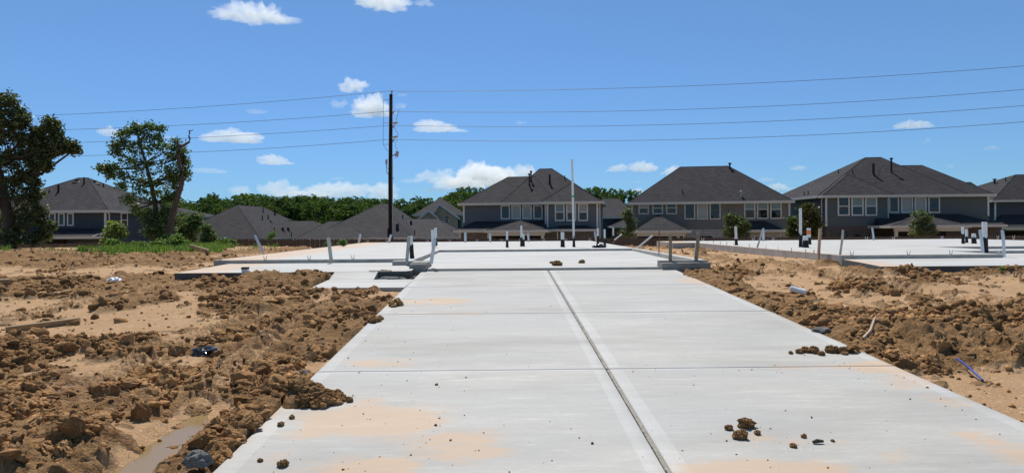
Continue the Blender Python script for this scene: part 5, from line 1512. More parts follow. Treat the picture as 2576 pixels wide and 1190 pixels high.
pipe((1504, 574), (1504, 618), SA, .040, .58, 'white pipe with a black foot beside the black bag on the left slab')
pipe((1521, 577), (1521.5, 619), SA, .036, .48, 'slim white pipe with a black foot right of the black bag')
pipe((1542.5, 572), (1543, 607), SA, .042, .42, 'white pipe at the far right edge of the left slab')
pipe((1850.5, 570), (1852.5, 617), SB, .042, .42, 'white pipe with a collared black foot on the left edge of the right slab', collar=True)
pipe((2013.5, 524), (2014, 622), SB, .042, .36, 'tall white pipe with a black foot on the right slab, in front of the magnolia')
pipe((2026, 593.5), (2027, 623), SB, .075, .62, 'short thick white pipe mostly wrapped in black at the foot of the tall white pipe')
pipe((2034.5, 574), (2035, 615), SB, .065, .45, 'thick white pipe sprayed with orange paint on the right slab', band=(.62, .86, 'orange'))
pipe((2421.5, 571), (2423, 613.3), SB, .040, .58, 'slim white pipe, left of three at the back right of the right slab')
pipe((2431, 578), (2432, 611), SB, .040, .48, 'slim white pipe, middle of three at the back right of the right slab')
pipe((2449.5, 588), (2450.5, 613), SB, .065, .6, 'squat thick white pipe, right of three at the back right of the right slab')
pipe((2476.5, 558.5), (2478, 635.5), SB, .055, .50, 'thick tall white pipe with a long black foot at the front of the right slab')
pipe((1755, 598), (1748, 652), SA, .03, 0, 'muddy thin white pipe behind the leaning strap on the right garage stem', y=17.5)
# stakes
def stick(a, b, za, r, m_, name, label, cat, y=None, square=False):
    p = on_z(*b, za) if y is None else at_y(*b, y); q = at_y(*a, p.y)
    if square:
        mb = MB().box(-r, r, -r, r, -.15, (q - p).length); o = mb.build(name, m_, loc=p); o.rotation_euler = (q - p).to_track_quat('Z', 'Y').to_euler()
    else:
        o = MB().tube([(0, 0, 0), (q - p) * .5, q - p], r, 7).build(name, m_, loc=p)
    return tag(o, label, cat)
stick((1642, 592.5), (1605, 623), .80, .028, M['pvc'], 'white_stick', 'long white plastic stick leaning right at the right edge of the left slab', 'stick', y=23)
stick((1565, 589), (1545, 604.5), .87, .03, M['pvc'], 'white_stick', 'shorter white stick leaning right, behind the longer one, at the slab corner', 'stick', y=31)
stick((1658.5, 580), (1657.5, 641), .75, .013, M['rust'], 'steel_rod', 'thin dark upright steel rod in the sandy gap between the slabs', 'rod', y=19.3)
stick((2063, 575), (2059, 648), .87, .026, M['stake'], 'wooden_stake', 'pale wooden stake at the front left corner of the right slab', 'stake', y=16.5, square=True)
# small V shaped ties cast into the slab edges
vt = MB()
for s_ in (-1, 1):
    vt.add([(s_ * .008, -.004, 0), (s_ * .028, -.004, 0), (s_ * .046, -.004, .10), (s_ * .036, -.004, .10), (s_ * .008, .004, 0), (s_ * .028, .004, 0), (s_ * .046, .004, .10), (s_ * .036, .004, .10)],
           [(0, 1, 2, 3), (7, 6, 5, 4), (0, 4, 5, 1), (1, 5, 6, 2), (2, 6, 7, 3), (3, 7, 4, 0)])
vt.box(-.03, .03, -.005, .005, -.02, .006)
vt_me = {}
def tie(px, py, z, key, label, group, sc=1.0, rz=0.0, y=None):
    p = on_z(px, py, z) if y is None else at_y(px, py, y)
    p.z = z
    m_ = M['galv_dusty'] if key == 'd' else M['trim_white'] if key == 'w' else M['galv_muddy']
    if key not in vt_me:
        me_ = bpy.data.meshes.new('anchor_tie'); me_.from_pydata(vt.v, [], vt.f); me_.materials.append(m_); vt_me[key] = me_
    o = link('anchor_tie', vt_me[key], None, p)
    o.scale = (sc, sc, sc); o.rotation_euler = (random.uniform(-.1, .1), random.uniform(-.1, .1), rz + random.uniform(-.2, .2))
    tag(o, label, 'anchor tie', group)
for px in (554, 667, 778, 888): tie(px, 654, SA, 'd', 'small V shaped metal tie on the front edge of the left slab', 'ties on the front edge of the left slab', y=17.36)
for px in (925, 974, 1026, 1076, 1132, 1200, 1262, 1309, 1368, 1424, 1484): tie(px, 606.5, SA, 'w', 'small white V shaped tie on the back edge of the left slab', 'ties on the back edge of the left slab', 1.3, y=35.9)
for px, py in ((1779, 611), (1795, 612.5), (1812, 614.5), (1828, 616), (1846, 618), (1886, 622), (1906, 624.5), (1927, 627), (1957, 629.5), (1991, 633), (2027, 637), (2047, 638.5)):
    tie(px, py, SB, 'm', 'small muddy tie on the left edge of the right slab', 'ties on the left edge of the right slab', .95, 1.2)
for px in (2143, 2285, 2392, 2512): tie(px, 641, SB, 'w', 'small pale tie on the front edge of the right slab', 'ties on the front edge of the right slab', 1.0, y=15.62)
for px in (1768, 1895, 1945, 2180, 2248, 2370, 2510, 2550): tie(px, 605, SB, 'w', 'small white tie on the back edge of the right slab', 'ties on the back edge of the right slab', 1.3, y=30.4)

# ------------------------------------------------------------------ rubbish and lumber on the ground
def plank(pa, pb_, w, t, m_, name, label, cat='board', roll=0.2, lift=.03, lift2=None):
    a, b = on_ground(*pa), on_ground(*pb_)
    a.z = ground_z(a.x, a.y) + lift; b.z = ground_z(b.x, b.y) + (lift if lift2 is None else lift2)
    L = (b - a).length
    mb = MB().box(0, L, -t / 2, t / 2, -w / 2, w / 2)
    o = mb.build(name, m_, loc=a)
    X = (b - a).normalized(); Y = Vector((0, 0, 1)).cross(X).normalized(); Z = X.cross(Y)
    o.matrix_world = Matrix.Translation(a) @ Matrix((X, Y, Z)).transposed().to_4x4() @ Matrix.Rotation(roll, 4, 'X')
    bv = o.modifiers.new('edge', 'BEVEL'); bv.width = .004; bv.segments = 1
    return tag(o, label, cat)
plank((14, 826), (202, 806), .10, .04, M['lumber'], 'wooden_board', 'long wooden board lying on the churned dirt at the left edge', roll=.35, lift=.03, lift2=.03)
plank((-40, 733), (28, 731), .11, .05, M['lumber'], 'wooden_board', 'end of a board poking in at the left edge, behind the long one', lift=.08, roll=.5)
plank((478, 630), (526, 645), .14, .04, M['lumber'], 'wooden_plank', 'tan plank propped on the dirt at the left corner of the slab', lift=.28, lift2=.12, roll=.2)
# drain stub in the dirt
p = on_ground(617, 699); gz0 = ground_z(p.x, p.y)
tz = at_y(617, 672, p.y).z
e = empty('drain_stub', (p.x, p.y, gz0), 0, 'white square drain stub with a dark cap, in the dirt before the porch', 'drain stub')
MB().prism([(-.055, -.055), (.055, -.055), (.055, .055), (-.055, .055)], -.1, tz - gz0 - .035).build('stub', M['pvc'], e)
MB().box(-.062, .062, -.062, .062, tz - gz0 - .036, tz - gz0).build('cap', M['black_metal'], e)
# crumpled films
def crumple(name, label, cat, px, py, w, h, m_, seed, flat=.55, ring=False, lift=0.0, zfix=None, y=None):
    p = on_ground(px, py) if y is None else at_y(px, py, y)
    z0 = ground_z(p.x, p.y) if zfix is None else zfix
    sx_ = w / F * p.y / 2; sz_ = h / F * p.y / 2
    bm = bmesh.new(); bmesh.ops.create_icosphere(bm, subdivisions=4, radius=1)
    for v in bm.verts:
        q = v.co.copy()
        r = 1 + .34 * mnoise.noise(q * 1.6 + Vector((seed, 0, 0))) + .22 * abs(mnoise.noise(q * 3.7 + Vector((0, seed, 0)))) + .10 * mnoise.noise(q * 9 + Vector((0, 0, seed)))
        v.co = Vector((q.x * r * sx_, q.y * r * sx_ * .8, max(q.z, -.5) * r * sz_))
        if ring: v.co.z -= sz_ * 1.0 * math.exp(-((q.x * 1.1) ** 2 + (q.y * 1.2) ** 2) * 3) * (1 if q.z > 0 else 0)
    me_ = bpy.data.meshes.new(name); bm.to_mesh(me_); bm.free(); me_.materials.append(m_)
    me_.polygons.foreach_set('use_smooth', [False] * len(me_.polygons))
    o = link(name, me_, None, (p.x, p.y, z0 + sz_ * .45 + lift))
    return tag(o, label, cat)
crumple('plastic_bag', 'crumpled shiny black plastic bag on the sand left of the driveway', 'bag', 516, 884, 62, 34, M['bag'], 3.3, ring=True)
crumple('plastic_film', 'crumpled white plastic film half buried in the dirt left of the drain stub', 'plastic sheet', 288, 705, 30, 12, M['foil'], 5.1, lift=.05)
crumple('plastic_bag', 'black bag slumped at the pipes near the right end of the left slab', 'bag', 1507, 618, 30, 13, M['bag'], 7.7, zfix=SA, y=24.6)
crumple('plastic_bag', 'scrap of black plastic on the clods at the front left corner of the right slab', 'bag', 2136, 652, 16, 10, M['bag'], 9.2, lift=.15)
crumple('cloth_rag', 'dark grey rag lying on the sand in front of the right slab', 'rag', 2228, 704, 20, 6, M['grey_rag'], 2.2)
crumple('concrete_rubble', 'dark grey lump of concrete rubble at the bottom left edge of the driveway', 'rubble', 496, 1200, 60, 44, M['rubble'], 4.4, lift=.05)
crumple('concrete_rubble', 'smaller grey lump of rubble beside the driveway edge, above the big one', 'rubble', 530, 1158, 22, 18, M['rubble'], 6.6, lift=.03)
crumple('concrete_rubble', 'grey chunk against the driveway edge just below the first cross joint', 'rubble', 762, 952, 40, 26, M['rubble'], 8.1, lift=.02)
crumple('concrete_rubble', 'grey lumps of rubble in the pit between walk and porch', 'rubble', 985, 697, 66, 14, M['rubble'], 1.9, y=14.22, zfix=.575)
crumple('concrete_rubble', 'small grey lump of rubble in the corner of the pit beside the driveway', 'rubble', 1045, 693, 22, 12, M['rubble'], 3.9, y=14.35, zfix=.58)
crumple('concrete_rubble', 'grey lumps of rubble against the right driveway edge', 'rubble', 2066, 845, 46, 14, M['rubble'], 5.9, lift=.03)
# crushed can, blue pipe, dead stick, straws
p = on_ground(2008, 742); z0 = ground_z(p.x, p.y)
o = MB().tube([(-.13, 0, .02), (-.12, 0, .02), (.10, 0, -.01), (.125, 0, -.015), (.13, 0, -.015)], [.02, .045, .047, .04, .01], 12).build('plastic_bottle', M['foil'], loc=(p.x, p.y, z0 + .08))
o.rotation_euler = (0, .12, -.5); tag(o, 'pale crushed bottle lying on the clods right of the driveway', 'bottle')
a, b = on_ground(2408, 918), on_ground(2472, 956)
a.z = ground_z(a.x, a.y) + .06; b.z = ground_z(b.x, b.y) + .02
o = MB().tube([(0, 0, 0), (b - a) * .45 + Vector((0, 0, .01)), b - a], .010, 8).build('blue_pipe', M['blue'], loc=a); tag(o, 'short length of bright blue plastic pipe on the dirt at the right', 'pipe')
def branch(pts, r, label, name='dead_branch', lift=.04, m_='lumber'):
    P = [on_ground(*q) for q in pts]
    for q in P: q.z = ground_z(q.x, q.y) + lift
    o = MB().tube([q - P[0] for q in P], [r * (1 - .6 * i / len(P)) for i in range(len(P))], 6).build(name, M[m_], loc=P[0])
    return tag(o, label, 'branch')
branch([(2172, 871), (2190, 862), (2200, 852), (2208, 842)], .022, 'pale bent stick lying on the clods right of the driveway', m_='stake')
branch([(2196, 842), (2225, 833), (2250, 834), (2270, 845)], .010, 'thin curved twig arching over the big clod on the right')
branch([(545, 935), (556, 915), (566, 902)], .010, 'thin dark stick stuck in the rut ridge left of the driveway', m_='bark')
branch([(690, 962), (700, 970), (715, 974)], .008, 'small pale twig on the clods left of the first cross joint', m_='stake')
for i, (pts, lb) in enumerate([([(928, 681), (950, 681.5), (985, 680.5)], 'longer of the thin steel bars lying on the porch floor'), ([(958, 679), (978, 680.5), (984, 681.5)], 'shorter of the thin steel bars lying on the porch floor')]):
    P = [on_z(*q, .762) for q in pts]
    tag(MB().tube([q - P[0] for q in P], .008, 6).build('steel_bar', M['rust'], loc=P[0]), lb, 'steel bar')
# muddy puddle in the rut
ring = [on_z(px, py, .088) for px, py in ((100, 1240), (180, 1170), (240, 1130), (300, 1095), (370, 1070), (440, 1030), (520, 1040), (540, 1090), (500, 1150), (450, 1190), (420, 1260), (150, 1280))]
pm = bpy.data.materials.new('muddy_water'); pm.use_nodes = True
n_, l_ = pm.node_tree.nodes, pm.node_tree.links
b_ = n_['Principled BSDF']; b_.inputs['Base Color'].default_value = (.27, .18, .08, 1); b_.inputs['Roughness'].default_value = .12; b_.inputs['Specular IOR Level'].default_value = .22
g_ = n_.new('ShaderNodeNewGeometry'); nz = noise_node(n_, l_, g_.outputs['Position'], 9.0, 2)
bp_ = n_.new('ShaderNodeBump'); bp_.inputs['Strength'].default_value = .12; bp_.inputs['Distance'].default_value = .01
l_.new(nz, bp_.inputs['Height']); l_.new(bp_.outputs[0], b_.inputs['Normal'])
o = MB().add(ring, [tuple(range(len(ring)))]).build('puddle', pm)
tag(o, kind='structure')

# ------------------------------------------------------------------ clods
def clod_mesh(sub, seed, name='dirt_clod'):
    """an angular broken lump: hull of a few points, cut finer and roughened"""
    rg = np.random.default_rng(500 + seed)
    bm = bmesh.new()
    pts_ = rg.normal(size=(15, 3)); pts_ /= np.linalg.norm(pts_, axis=1)[:, None]
    pts_ *= rg.uniform(.72, 1.15, (15, 1))
    for q in pts_: bm.verts.new(q * np.array([1.1, .95, .75]))
    r_ = bmesh.ops.convex_hull(bm, input=bm.verts[:])
    bmesh.ops.delete(bm, geom=[v for v in bm.verts if not v.link_faces], context='VERTS')
    if sub > 1:
        bmesh.ops.subdivide_edges(bm, edges=bm.edges[:], cuts=1 if sub == 2 else 4, use_grid_fill=True, smooth=.15)
        bmesh.ops.triangulate(bm, faces=bm.faces[:])
    s = Vector((seed * 7.3, seed * 3.1, seed * 1.7))
    for v in bm.verts:
        q = v.co.copy()
        if sub > 1:
            v.co = q * (1 + .22 * mnoise.noise(q * 2.0 + s) + .34 * abs(mnoise.noise(q * 3.8 + s)) + .24 * mnoise.noise(q * 7.5 + s) + .12 * mnoise.noise(q * 15 + s))
    me_ = bpy.data.meshes.new(name); bm.verts.index_update(); bm.to_mesh(me_)
    V = np.array([v.co[:] for v in bm.verts]); Fq = np.array([[v.index for v in f.verts] for f in bm.faces])
    bm.free(); me_.materials.append(M['clod'])
    return me_, V, Fq
def crumbly(seed):
    bm = bmesh.new(); bmesh.ops.create_icosphere(bm, subdivisions=4, radius=1)
    s = Vector((seed * 7.3, seed * 3.1, seed * 1.7))
    for v in bm.verts:
        q = v.co.copy()
        r = 1 + .40 * mnoise.noise(q * 1.15 + s) + .30 * mnoise.noise(q * 2.6 + s) + .30 * abs(mnoise.noise(q * 5 + s)) + .16 * mnoise.noise(q * 10 + s) + .08 * mnoise.noise(q * 20 + s)
        v.co = Vector((q.x * r * 1.05, q.y * r * .95, q.z * r * .85))
    me_ = bpy.data.meshes.new('dirt_clod'); bm.to_mesh(me_); bm.free(); me_.materials.append(M['clod'])
    return me_
CLR = [crumbly(i + 3) for i in range(6)]
CL4 = [clod_mesh(4, i + 1)[0] for i in range(10)]
CL2 = [clod_mesh(2, i + 20) for i in range(8)]
CL1 = [clod_mesh(1, i + 40) for i in range(8)]
rng = np.random.default_rng(123)
cx, cy = [], []
for _ in range(18):
    py = 612 + 580 * rng.uniform(0, 1, 9000) ** 1.35; px = rng.uniform(-60, 2640, 9000)
    yg = np.clip((CAMZ + .055) / ((py - CY + .00785 * (px - CX)) / F + .0455), 2.4, 36)
    yg = np.where(yg > 13, np.clip((CAMZ - .70) * F / np.maximum(py - CY + .00785 * (px - CX), 30), 12, 34), yg)
    cx.append((px - CX) / F * yg + .01285 * yg); cy.append(yg)
cx, cy = np.concatenate(cx), np.concatenate(cy)
cz, cm, cp = heights(cx, cy)
inpad = np.zeros(len(cx), bool)
for x0, x1, y0, y1, zt in PADS: inpad |= (cx > x0 - .06) & (cx < x1 + .06) & (cy > y0 - .06) & (cy < y1 + .03)
clus = sstep(-.12, .30, fbm(cx * 1.5, cy * 1.5, 601, 4, .6))
dens = np.where(cm > .6, .06 + .94 * clus ** 1.4, np.where(cm > .2, .30 * clus, .025))
rut = np.full(len(cx), 9.0)
for pl_, w_ in TRACKS_W:
    for a_, c_ in zip(pl_[:-1], pl_[1:]):
        ex, ey = c_.x - a_.x, c_.y - a_.y
        t_ = np.clip(((cx - a_.x) * ex + (cy - a_.y) * ey) / (ex * ex + ey * ey), 0, 1)
        dens = np.where(np.hypot(cx - a_.x - t_ * ex, cy - a_.y - t_ * ey) < w_, dens * .25, dens)
for pl_, w_, h_ in RIDGES_W:
    if h_ < -.115:
        for a_, c_ in zip(pl_[:-1], pl_[1:]):
            ex, ey = c_.x - a_.x, c_.y - a_.y
            t_ = np.clip(((cx - a_.x) * ex + (cy - a_.y) * ey) / (ex * ex + ey * ey), 0, 1)
            rut = np.minimum(rut, np.hypot(cx - a_.x - t_ * ex, cy - a_.y - t_ * ey))
dens = dens * (1 + 1.4 * sstep(8, 16, cy))
dens = np.where(rut < .34, dens * .08, dens)
keep = (~inpad) & (rng.uniform(0, 1, len(cx)) < dens * .75)
cx, cy, cz, cm = cx[keep], cy[keep], cz[keep], cm[keep]
size = np.exp(rng.normal(math.log(.0175), .70, len(cx)))
size = np.clip(size, .007, .088) * (1 - .25 * sstep(14, 30, cy))
size = size * (1 + .08 * sstep(10, 20, cy))
size = np.where(cm < .5, np.minimum(size, .022), size)
app = size / cy * (cy < 26)
order = np.argsort(-app)
big = order[:250]
small = rng.permutation(order[250:])[:21000]
small = small[np.argsort(-size[small])]
for i in big:
    o = link('dirt_clod', CL4[int(rng.integers(0, 10))], None, (cx[i], cy[i], cz[i] + size[i] * .15))
    s_ = size[i]
    o.scale = (s_ * rng.uniform(.85, 1.25), s_ * rng.uniform(.85, 1.25), s_ * rng.uniform(.9, 1.45)); o.rotation_euler = (rng.uniform(-.4, .4), rng.uniform(-.4, .4), rng.uniform(0, 6.28))
    left = cx[i] < X_C
    tag(o, 'brown dirt clod lying in the churned dirt left of the driveway' if left else 'brown dirt clod lying in the churned dirt right of the driveway', 'dirt clod', 'dirt clods left of the driveway' if left else 'dirt clods right of the driveway')
def bake(ids, protos, name, label):
    Vs, Fs, k = [], [], 0
    for i in ids:
        _, V, Fq = protos[int(rng.integers(0, len(protos)))]
        a = rng.uniform(0, 6.28); c, s = math.cos(a), math.sin(a)
        sc_ = size[i] * np.array([rng.uniform(.75, 1.25), rng.uniform(.75, 1.25), rng.uniform(.85, 1.5)])
        W = V * sc_
        W = np.stack([W[:, 0] * c - W[:, 1] * s + cx[i], W[:, 0] * s + W[:, 1] * c + cy[i], W[:, 2] + cz[i] + size[i] * .12], -1)
        Vs.append(W); Fs.append(Fq + k); k += len(V)
    me_ = fast_mesh(name, np.concatenate(Vs), np.concatenate(Fs), M['clod'])
    tag(link(name, me_), label, 'dirt crumbs', kind='stuff')
bake(small[:11000], CL2, 'loose_dirt', 'countless small brown dirt lumps scattered over the churned ground')
bake(small[11000:], CL1, 'loose_dirt', 'fine brown dirt crumbs scattered over the churned ground')
# heaps of clods spilled over the driveway edges
def heap(px, py, rx, ry, n, s0, s1, label, group):
    for i in range(n):
        a, r = rng.uniform(0, 6.28), rng.uniform(0, 1) ** .6
        p = on_drive(px + math.cos(a) * r * rx, py + math.sin(a) * r * ry)
        s_ = rng.uniform(s0, s1) * (1.25 - .55 * r)
        z0 = max(p.z, ground_z(p.x, p.y))
        m_ = CLR[int(rng.integers(0, 6))] if rng.uniform() < .5 else CL4[int(rng.integers(0, 10))]
        o = link('dirt_clod', m_, None, (p.x, p.y, z0 + s_ * .4 + max(0, (.55 - r)) * s1 * 1.3))
        o.scale = (s_ * 1.15, s_, s_ * .85); o.rotation_euler = (rng.uniform(-.4, .4), rng.uniform(-.4, .4), rng.uniform(0, 6.28))
        tag(o, label, 'dirt clod', group)
heap(790, 1008, 68, 18, 46, .03, .075, 'brown clod in the heap spilled over the left driveway edge', 'clods heaped over the left driveway edge')
heap(858, 1006, 22, 7, 10, .018, .034, 'small clod in the tail of the heap on the left driveway edge', 'tail of the left heap')
heap(940, 806, 22, 9, 14, .03, .06, 'brown clod spilled over the left driveway edge below the second cross joint', 'clods at the left edge near the second joint')
heap(995, 768, 22, 6, 10, .03, .06, 'brown clod spilled over the left driveway edge above the second cross joint', 'clods at the left edge above the second joint')
heap(2130, 886, 36, 8, 12, .02, .045, 'brown clod spilled over the right driveway edge', 'clods spilled over the right driveway edge')
# single clods and crumbs on the concrete
CLD = [(1878, 1074, 21, 'biggest of the clods on the sand patch on the right half of the driveway'), (1833, 1080, 11, 'small upright clod left of the biggest one on the driveway'), (1862, 1102, 19, 'flat wide clod in front of the biggest one on the driveway'), (1905, 1092, 9, 'crumbly small clod right of the biggest one on the driveway'),
       (2022, 1100, 8, 'small clod right of the sand patch, beside the dark twig'), (1996, 1124, 9, 'small dark clod at the right end of the sand patch'), (712, 1172, 14, 'lone round clod near the bottom left of the driveway'), (707, 1070, 9, 'lone clod near the left driveway edge, below the dirt spill'), (655, 1160, 7, 'grey pebble sized clod near the bottom left driveway edge'),
       (735, 1052, 8, 'flat clod just under the dirt spill on the driveway'), (1098, 968, 4, 'tiny clod alone on the left half of the driveway'), (1490, 1116, 4, 'tiny clod just left of the long joint near the bottom'), (1096, 1070, 4, 'tiny round clod on the left half of the driveway, lower middle'), (2095, 1110, 5, 'tiny clod right of the dark twig on the driveway'),
       (2010, 888, 10, 'small clod at the tip of the spill from the right, on the driveway'), (2026, 886, 12, 'clod second from the tip of the spill from the right'), (2046, 887, 14, 'clod third from the tip of the spill from the right'), (1989, 890, 6, 'tiniest clod at the very tip of the spill from the right'),
       (2092, 886, 16, 'clod fourth from the tip of the spill from the right'), (2120, 888, 13, 'clod fifth from the tip of the spill from the right'), (2066, 893, 9, 'low clod in front of the spill from the right'), (2145, 884, 15, 'clod on the right driveway edge at the root of the spill'),
       (880, 1010, 9, 'clod at the right tip of the left dirt spill')]
for px, py, r_, lb in CLD:
    p = on_drive(px, py); s_ = r_ / F * p.y * .85
    o = link('dirt_clod', CLR[int(rng.integers(0, 6))], None, (p.x, p.y, p.z + s_ * .45)); o.scale = (s_, s_, s_ * .95); o.rotation_euler = (0, 0, rng.uniform(0, 6))
    tag(o, lb, 'dirt clod', 'clods on the driveway')
for px, py, r_, lb in ((1402, 665, 9, 'wider brown clod on the garage floor'), (1464, 659.5, 6, 'smaller brown clod on the garage floor, to the right'), (1388, 660, 4, 'tiny clod on the garage floor, left of the wider one')):
    p = on_z(px, py + 2, .76); p.z = gz(p.x, p.y); s_ = r_ / F * p.y
    o = link('dirt_clod', CLR[int(rng.integers(0, 6))], None, (p.x, p.y, p.z + s_ * .35)); o.scale = (s_ * 1.2, s_, s_ * 1.05)
    tag(o, lb, 'dirt clod', 'clods on the garage floor')
o = MB().tube([(0, 0, 0), (.03, .004, .006), (.07, .002, .004)], [.010, .014, .008], 7).build('bark_piece', M['bark'], loc=on_drive(2045, 1116) + Vector((0, 0, .012))); tag(o, 'dark finger of bark lying on the driveway right of the sand patch', 'bark piece')
crumbs = []
for _ in range(330):
    if rng.uniform() < .6:
        q = STAIN[int(rng.integers(0, len(STAIN)))]; px, py = q[0] + rng.normal() * q[2] * .55, q[1] + rng.normal() * q[3] * .8
    else: px, py = rng.uniform(700, 2500), rng.uniform(700, 1189)
    if py < 692 or py > 1189: continue
    p = on_drive(px, py)
    if X_L + .1 < p.x < X_R - .1 and abs(p.x - X_C) > .03: crumbs.append(p)
cx = np.array([p.x for p in crumbs]); cy = np.array([p.y for p in crumbs]); cz = np.array([p.z for p in crumbs]); size = np.clip(np.exp(rng.normal(math.log(.0048), .45, len(crumbs))), .002, .014)
bake(range(len(crumbs)), CL1, 'dirt_crumbs', 'tiny dirt crumbs and grit sprinkled over the driveway')
# pale dry straw trodden into the dirt at the left
sv = MB()
for _ in range(260):
    px, py = (rng.normal(140, 90), rng.normal(985, 40)) if rng.uniform() < .6 else (rng.uniform(0, 700), rng.uniform(840, 1150))
    p = on_ground(px, py)
    if p.x > X_L - .1 or p.y < 2.6: continue
    z0 = ground_z(p.x, p.y) + .008
    a = rng.uniform(0, 6.28); L = rng.uniform(.03, .11); w_ = .0018
    dx, dy = math.cos(a) * L, math.sin(a) * L
    sv.tube([(p.x, p.y, z0), (p.x + dx * .5, p.y + dy * .5, z0 + .012), (p.x + dx, p.y + dy, z0 + rng.uniform(-.005, .02))], w_, 3)
tag(sv.build('dry_straw', M['stake']), 'thin pale dry straws trodden into the dirt on the left', 'straw', kind='stuff')

# ------------------------------------------------------------------ clouds
def cloud_mat(name, dens):
    m = bpy.data.materials.new(name); m.use_nodes = True
    n, l = m.node_tree.nodes, m.node_tree.links
    n.remove(n['Principled BSDF'])
    v = n.new('ShaderNodeVolumePrincipled')
    v.inputs['Color'].default_value = (1, 1, 1, 1); v.inputs['Density'].default_value = dens; v.inputs['Anisotropy'].default_value = .35
    l.new(v.outputs[0], n['Material Output'].inputs['Volume'])
    return m
MC = {'f': cloud_mat('thin_cloud', .009), 'm': cloud_mat('cloud_vapour', .020), 'b': cloud_mat('cloud_bank_vapour', .011), 'd': cloud_mat('dense_cloud_vapour', .022)}
def cloud(px, py, w, h, label, kind='m', D=2600, seed=0, n=9, flat=.45, sub=5, peak=None, rag=1.0):
    rng = np.random.default_rng(1000 + seed)
    c = ORG + ray(px, py).normalized() * D
    ax_, az_ = w / 2 / F * D, h / 2 / F * D
    ay_ = min(ax_, max(az_ * 1.6, ax_ * .5))
    bl = []
    for i in range(n):
        u = -0.78 + 1.56 * (i + .5) / n + rng.uniform(-.06, .06)
        env = math.sqrt(max(.04, 1 - u * u)) if peak is None else max(.12, math.exp(-((u - peak) / .5) ** 2))
        r = (.16 + .30 * env) * rng.uniform(.75, 1.2)
        bl.append((np.array([u * .8, rng.uniform(-.3, .3), (-.35 + env * .75 * rng.uniform(.45, 1.0))]), r))
        bl.append((np.array([u * .72, rng.uniform(-.3, .3), -.25]), .26 * env + .12))
    bl.append((np.array([0, 0, -.1]), .42))
    bm = bmesh.new(); bmesh.ops.create_icosphere(bm, subdivisions=sub, radius=1)
    U = np.array([v.co[:] for v in bm.verts])
    # spread directions along the long axis so the ends are well sampled
    t = np.zeros(len(U)) + .12
    for cc, r in bl:
        b = U @ cc; disc = b * b - cc @ cc + r * r
        e = np.where(disc > 0, b + np.sqrt(np.maximum(disc, 0)), 0)
        t = np.maximum(t, e)
    P = U * t[:, None]
    S = np.array([ax_, ay_, az_]) * 1.12
    for i, v in enumerate(bm.verts):
        q = Vector(P[i])
        qs = Vector((q.x * ax_ / az_, q.y * ay_ / az_, q.z)) * 1.0
        o_ = Vector((seed * 3.7, seed * 1.3, 0))
        f = .16 * mnoise.noise(qs * 1.7 + o_) + .11 * abs(mnoise.noise(qs * 3.6 + o_)) + .07 * mnoise.noise(qs * 7.5 + o_) + .035 * mnoise.noise(qs * 16 + o_)
        d = q.normalized()
        q = q + Vector((d.x * az_ / ax_ * 1.2, d.y * az_ / ay_, d.z)) * f * 2.9 * rag
        if q.z < -flat: q.z = -flat + (q.z + flat) * .25
        v.co = Vector((q.x * S[0], q.y * S[1], q.z * S[2]))
    me_ = bpy.data.meshes.new('cloud'); bm.to_mesh(me_); bm.free(); me_.materials.append(MC[kind])
    o = link('cloud', me_, None, c)
    o.rotation_euler = (0, 0, -math.atan2(c.x, c.y))
    tag(o, label, 'cloud', 'small white clouds')
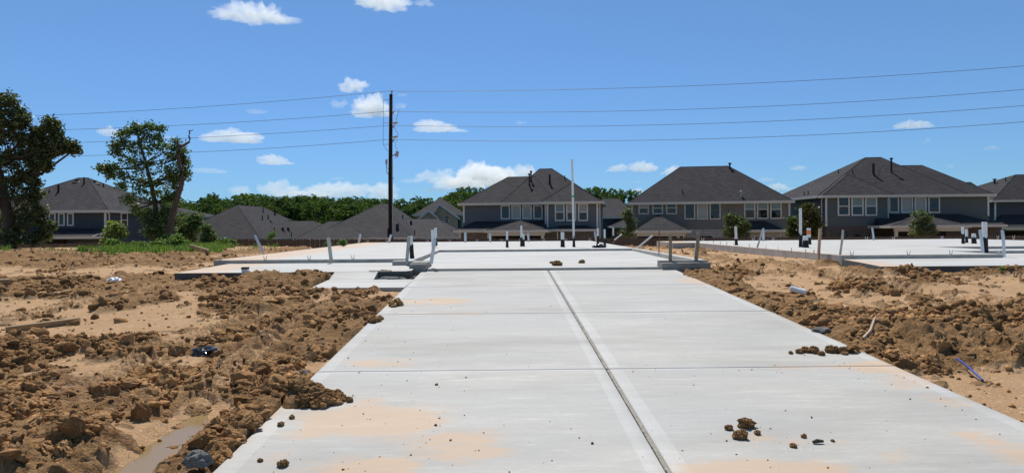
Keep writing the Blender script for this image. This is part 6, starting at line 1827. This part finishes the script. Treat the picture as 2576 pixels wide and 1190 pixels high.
CL = [(640, 40, 170, 44, 'ragged white cloud high up at the upper left', 'm', 8, .45, 5, None, 1.9), (962, 6, 122, 52, 'white cloud cut off by the top edge', 'm', 6, .5, 5, None, 1.3), (1068, 8, 44, 26, 'faint wisp at the top edge right of the cut off cloud', 'f', 4, .5, 4, None, 1.6),
      (886, 219, 66, 42, 'puffy round cloud above the wire left of the pole', 'm', 5, .5, 5, None, .8), (930, 275, 130, 60, 'larger bright cloud touching the left side of the power pole', 'm', 7, .5, 5, .1, 1.2), (853, 264, 34, 28, 'tiny puff left of the bright cloud beside the pole', 'f', 4, .5, 4, None, 1.2), (1008, 268, 30, 18, 'faint puff right of the power pole', 'f', 4, .5, 4, None, 1.2), (1012, 240, 24, 10, 'tiny faint wisp right of the pole tip', 'f', 4, .5, 4, None, 1.2),
      (646, 282, 48, 14, 'small flat cloud above the wires left of the pole', 'f', 5, .5, 4, None, 1.2), (583, 347, 136, 42, 'flat based cloud crossed by the wires, right of the dead tree', 'm', 9, .4, 5, None, .8), (1108, 323, 146, 36, 'flat based cloud crossed by a wire right of the pole', 'm', 9, .4, 5, -.2, .9),
      (1310, 310, 32, 12, 'tiny cloud above the blue-grey house, between two wires', 'f', 4, .5, 4, None, 1), (697, 405, 98, 36, 'flat based cloud left of the pole above the tree line', 'm', 8, .4, 5, -.2, .9), (523, 430, 76, 16, 'thin flat cloud right of the dead tree', 'f', 6, .5, 4, None, 1), (560, 434, 30, 8, 'faint sliver of cloud right of the thin flat one', 'f', 4, .5, 4, None, 1), (849, 450, 38, 10, 'small flat cloud above the long cloud bank', 'f', 4, .5, 4, None, 1),
      (285, 335, 56, 26, 'cloud half hidden by the leafy tree', 'm', 5, .5, 4, None, 1), (424, 346, 30, 12, 'small cloud behind the top of the leafy tree', 'f', 4, .5, 4, None, 1),
      (612, 482, 66, 30, 'peaked cloud low over the tree line at the left end of the bank', 'b', 6, .5, 5, -.3, 1), (715, 478, 130, 46, 'left part of the long cloud bank over the tree line', 'b', 9, .6, 5, -.3, 1), (850, 482, 150, 44, 'middle part of the long cloud bank over the tree line', 'b', 9, .6, 5, None, 1), (965, 484, 92, 52, 'right part of the long cloud bank, behind the power pole', 'b', 7, .6, 5, -.1, 1), (770, 492, 120, 24, 'low fill of the cloud bank just above the trees', 'b', 7, .6, 4, None, 1),
      (1105, 446, 116, 46, 'broken left edge of the big cumulus behind the blue-grey house', 'f', 8, .5, 5, -.2, 1.5), (1205, 444, 180, 84, 'big billowing cumulus left of the blue-grey house roof', 'd', 10, .5, 5, .1, .9), (1280, 452, 120, 58, 'right shoulder of the big cumulus, touching the roof edge', 'd', 8, .5, 5, -.2, 1), (1318, 434, 66, 44, 'small bright puff behind the roof vents of the blue-grey house', 'd', 5, .5, 5, None, .9), (1160, 462, 130, 40, 'lower hazy part of the big cumulus', 'm', 8, .6, 5, None, 1.1), (1036, 456, 62, 14, 'flat streak of cloud right of the pole above the low roof', 'f', 5, .5, 4, None, 1), (1100, 478, 80, 18, 'pale cloud streak just over the tree line right of the pole', 'f', 5, .5, 4, None, 1),
      (1551, 424, 70, 26, 'left one of a pair of puffs left of the taupe house', 'm', 6, .5, 5, .2, .9), (1620, 422, 66, 36, 'right one of a pair of puffs, close to the taupe roof', 'm', 6, .5, 5, None, .8), (1682, 431, 54, 32, 'torn cloud touching the slope of the taupe roof', 'm', 5, .6, 5, .3, 1.4), (1604, 481, 44, 22, 'low cloud behind the left eave of the taupe house', 'm', 4, .5, 4, .1, 1.1), (1603, 459, 26, 7, 'faint sliver of cloud left of the taupe roof', 'f', 4, .5, 4, None, 1),
      (2300, 315, 98, 26, 'flat white cloud under the wires above the green-grey house', 'm', 7, .4, 5, -.1, .9), (2330, 356, 16, 14, 'tiny wisp below the flat cloud at the right', 'f', 4, .5, 4, None, 1.3), (2007, 424, 38, 14, 'small cloud between the taupe and the green-grey roofs', 'm', 4, .5, 4, None, 1), (1925, 453, 44, 14, 'faint flat cloud above the right slope of the taupe roof', 'f', 4, .5, 4, None, 1), (1965, 472, 70, 22, 'low cloud at the right end of the taupe roof', 'm', 6, .5, 4, -.3, 1.1), (2014, 477, 32, 16, 'low puff at the left eave of the green-grey house', 'm', 4, .5, 4, None, 1),
      (2495, 374, 32, 12, 'small cloud at the far right above the green-grey roof', 'f', 4, .5, 4, None, 1), (2388, 418, 14, 12, 'tiny puff above the right ridge of the green-grey house', 'f', 4, .5, 4, None, 1)]
for i, (px, py, w, h, lb, k, n, fl, sub, pkk, rg) in enumerate(CL):
    cloud(px, py, w, h, lb, k, 2400 + (i * 37) % 900, i, n, fl, sub, pkk, rg)
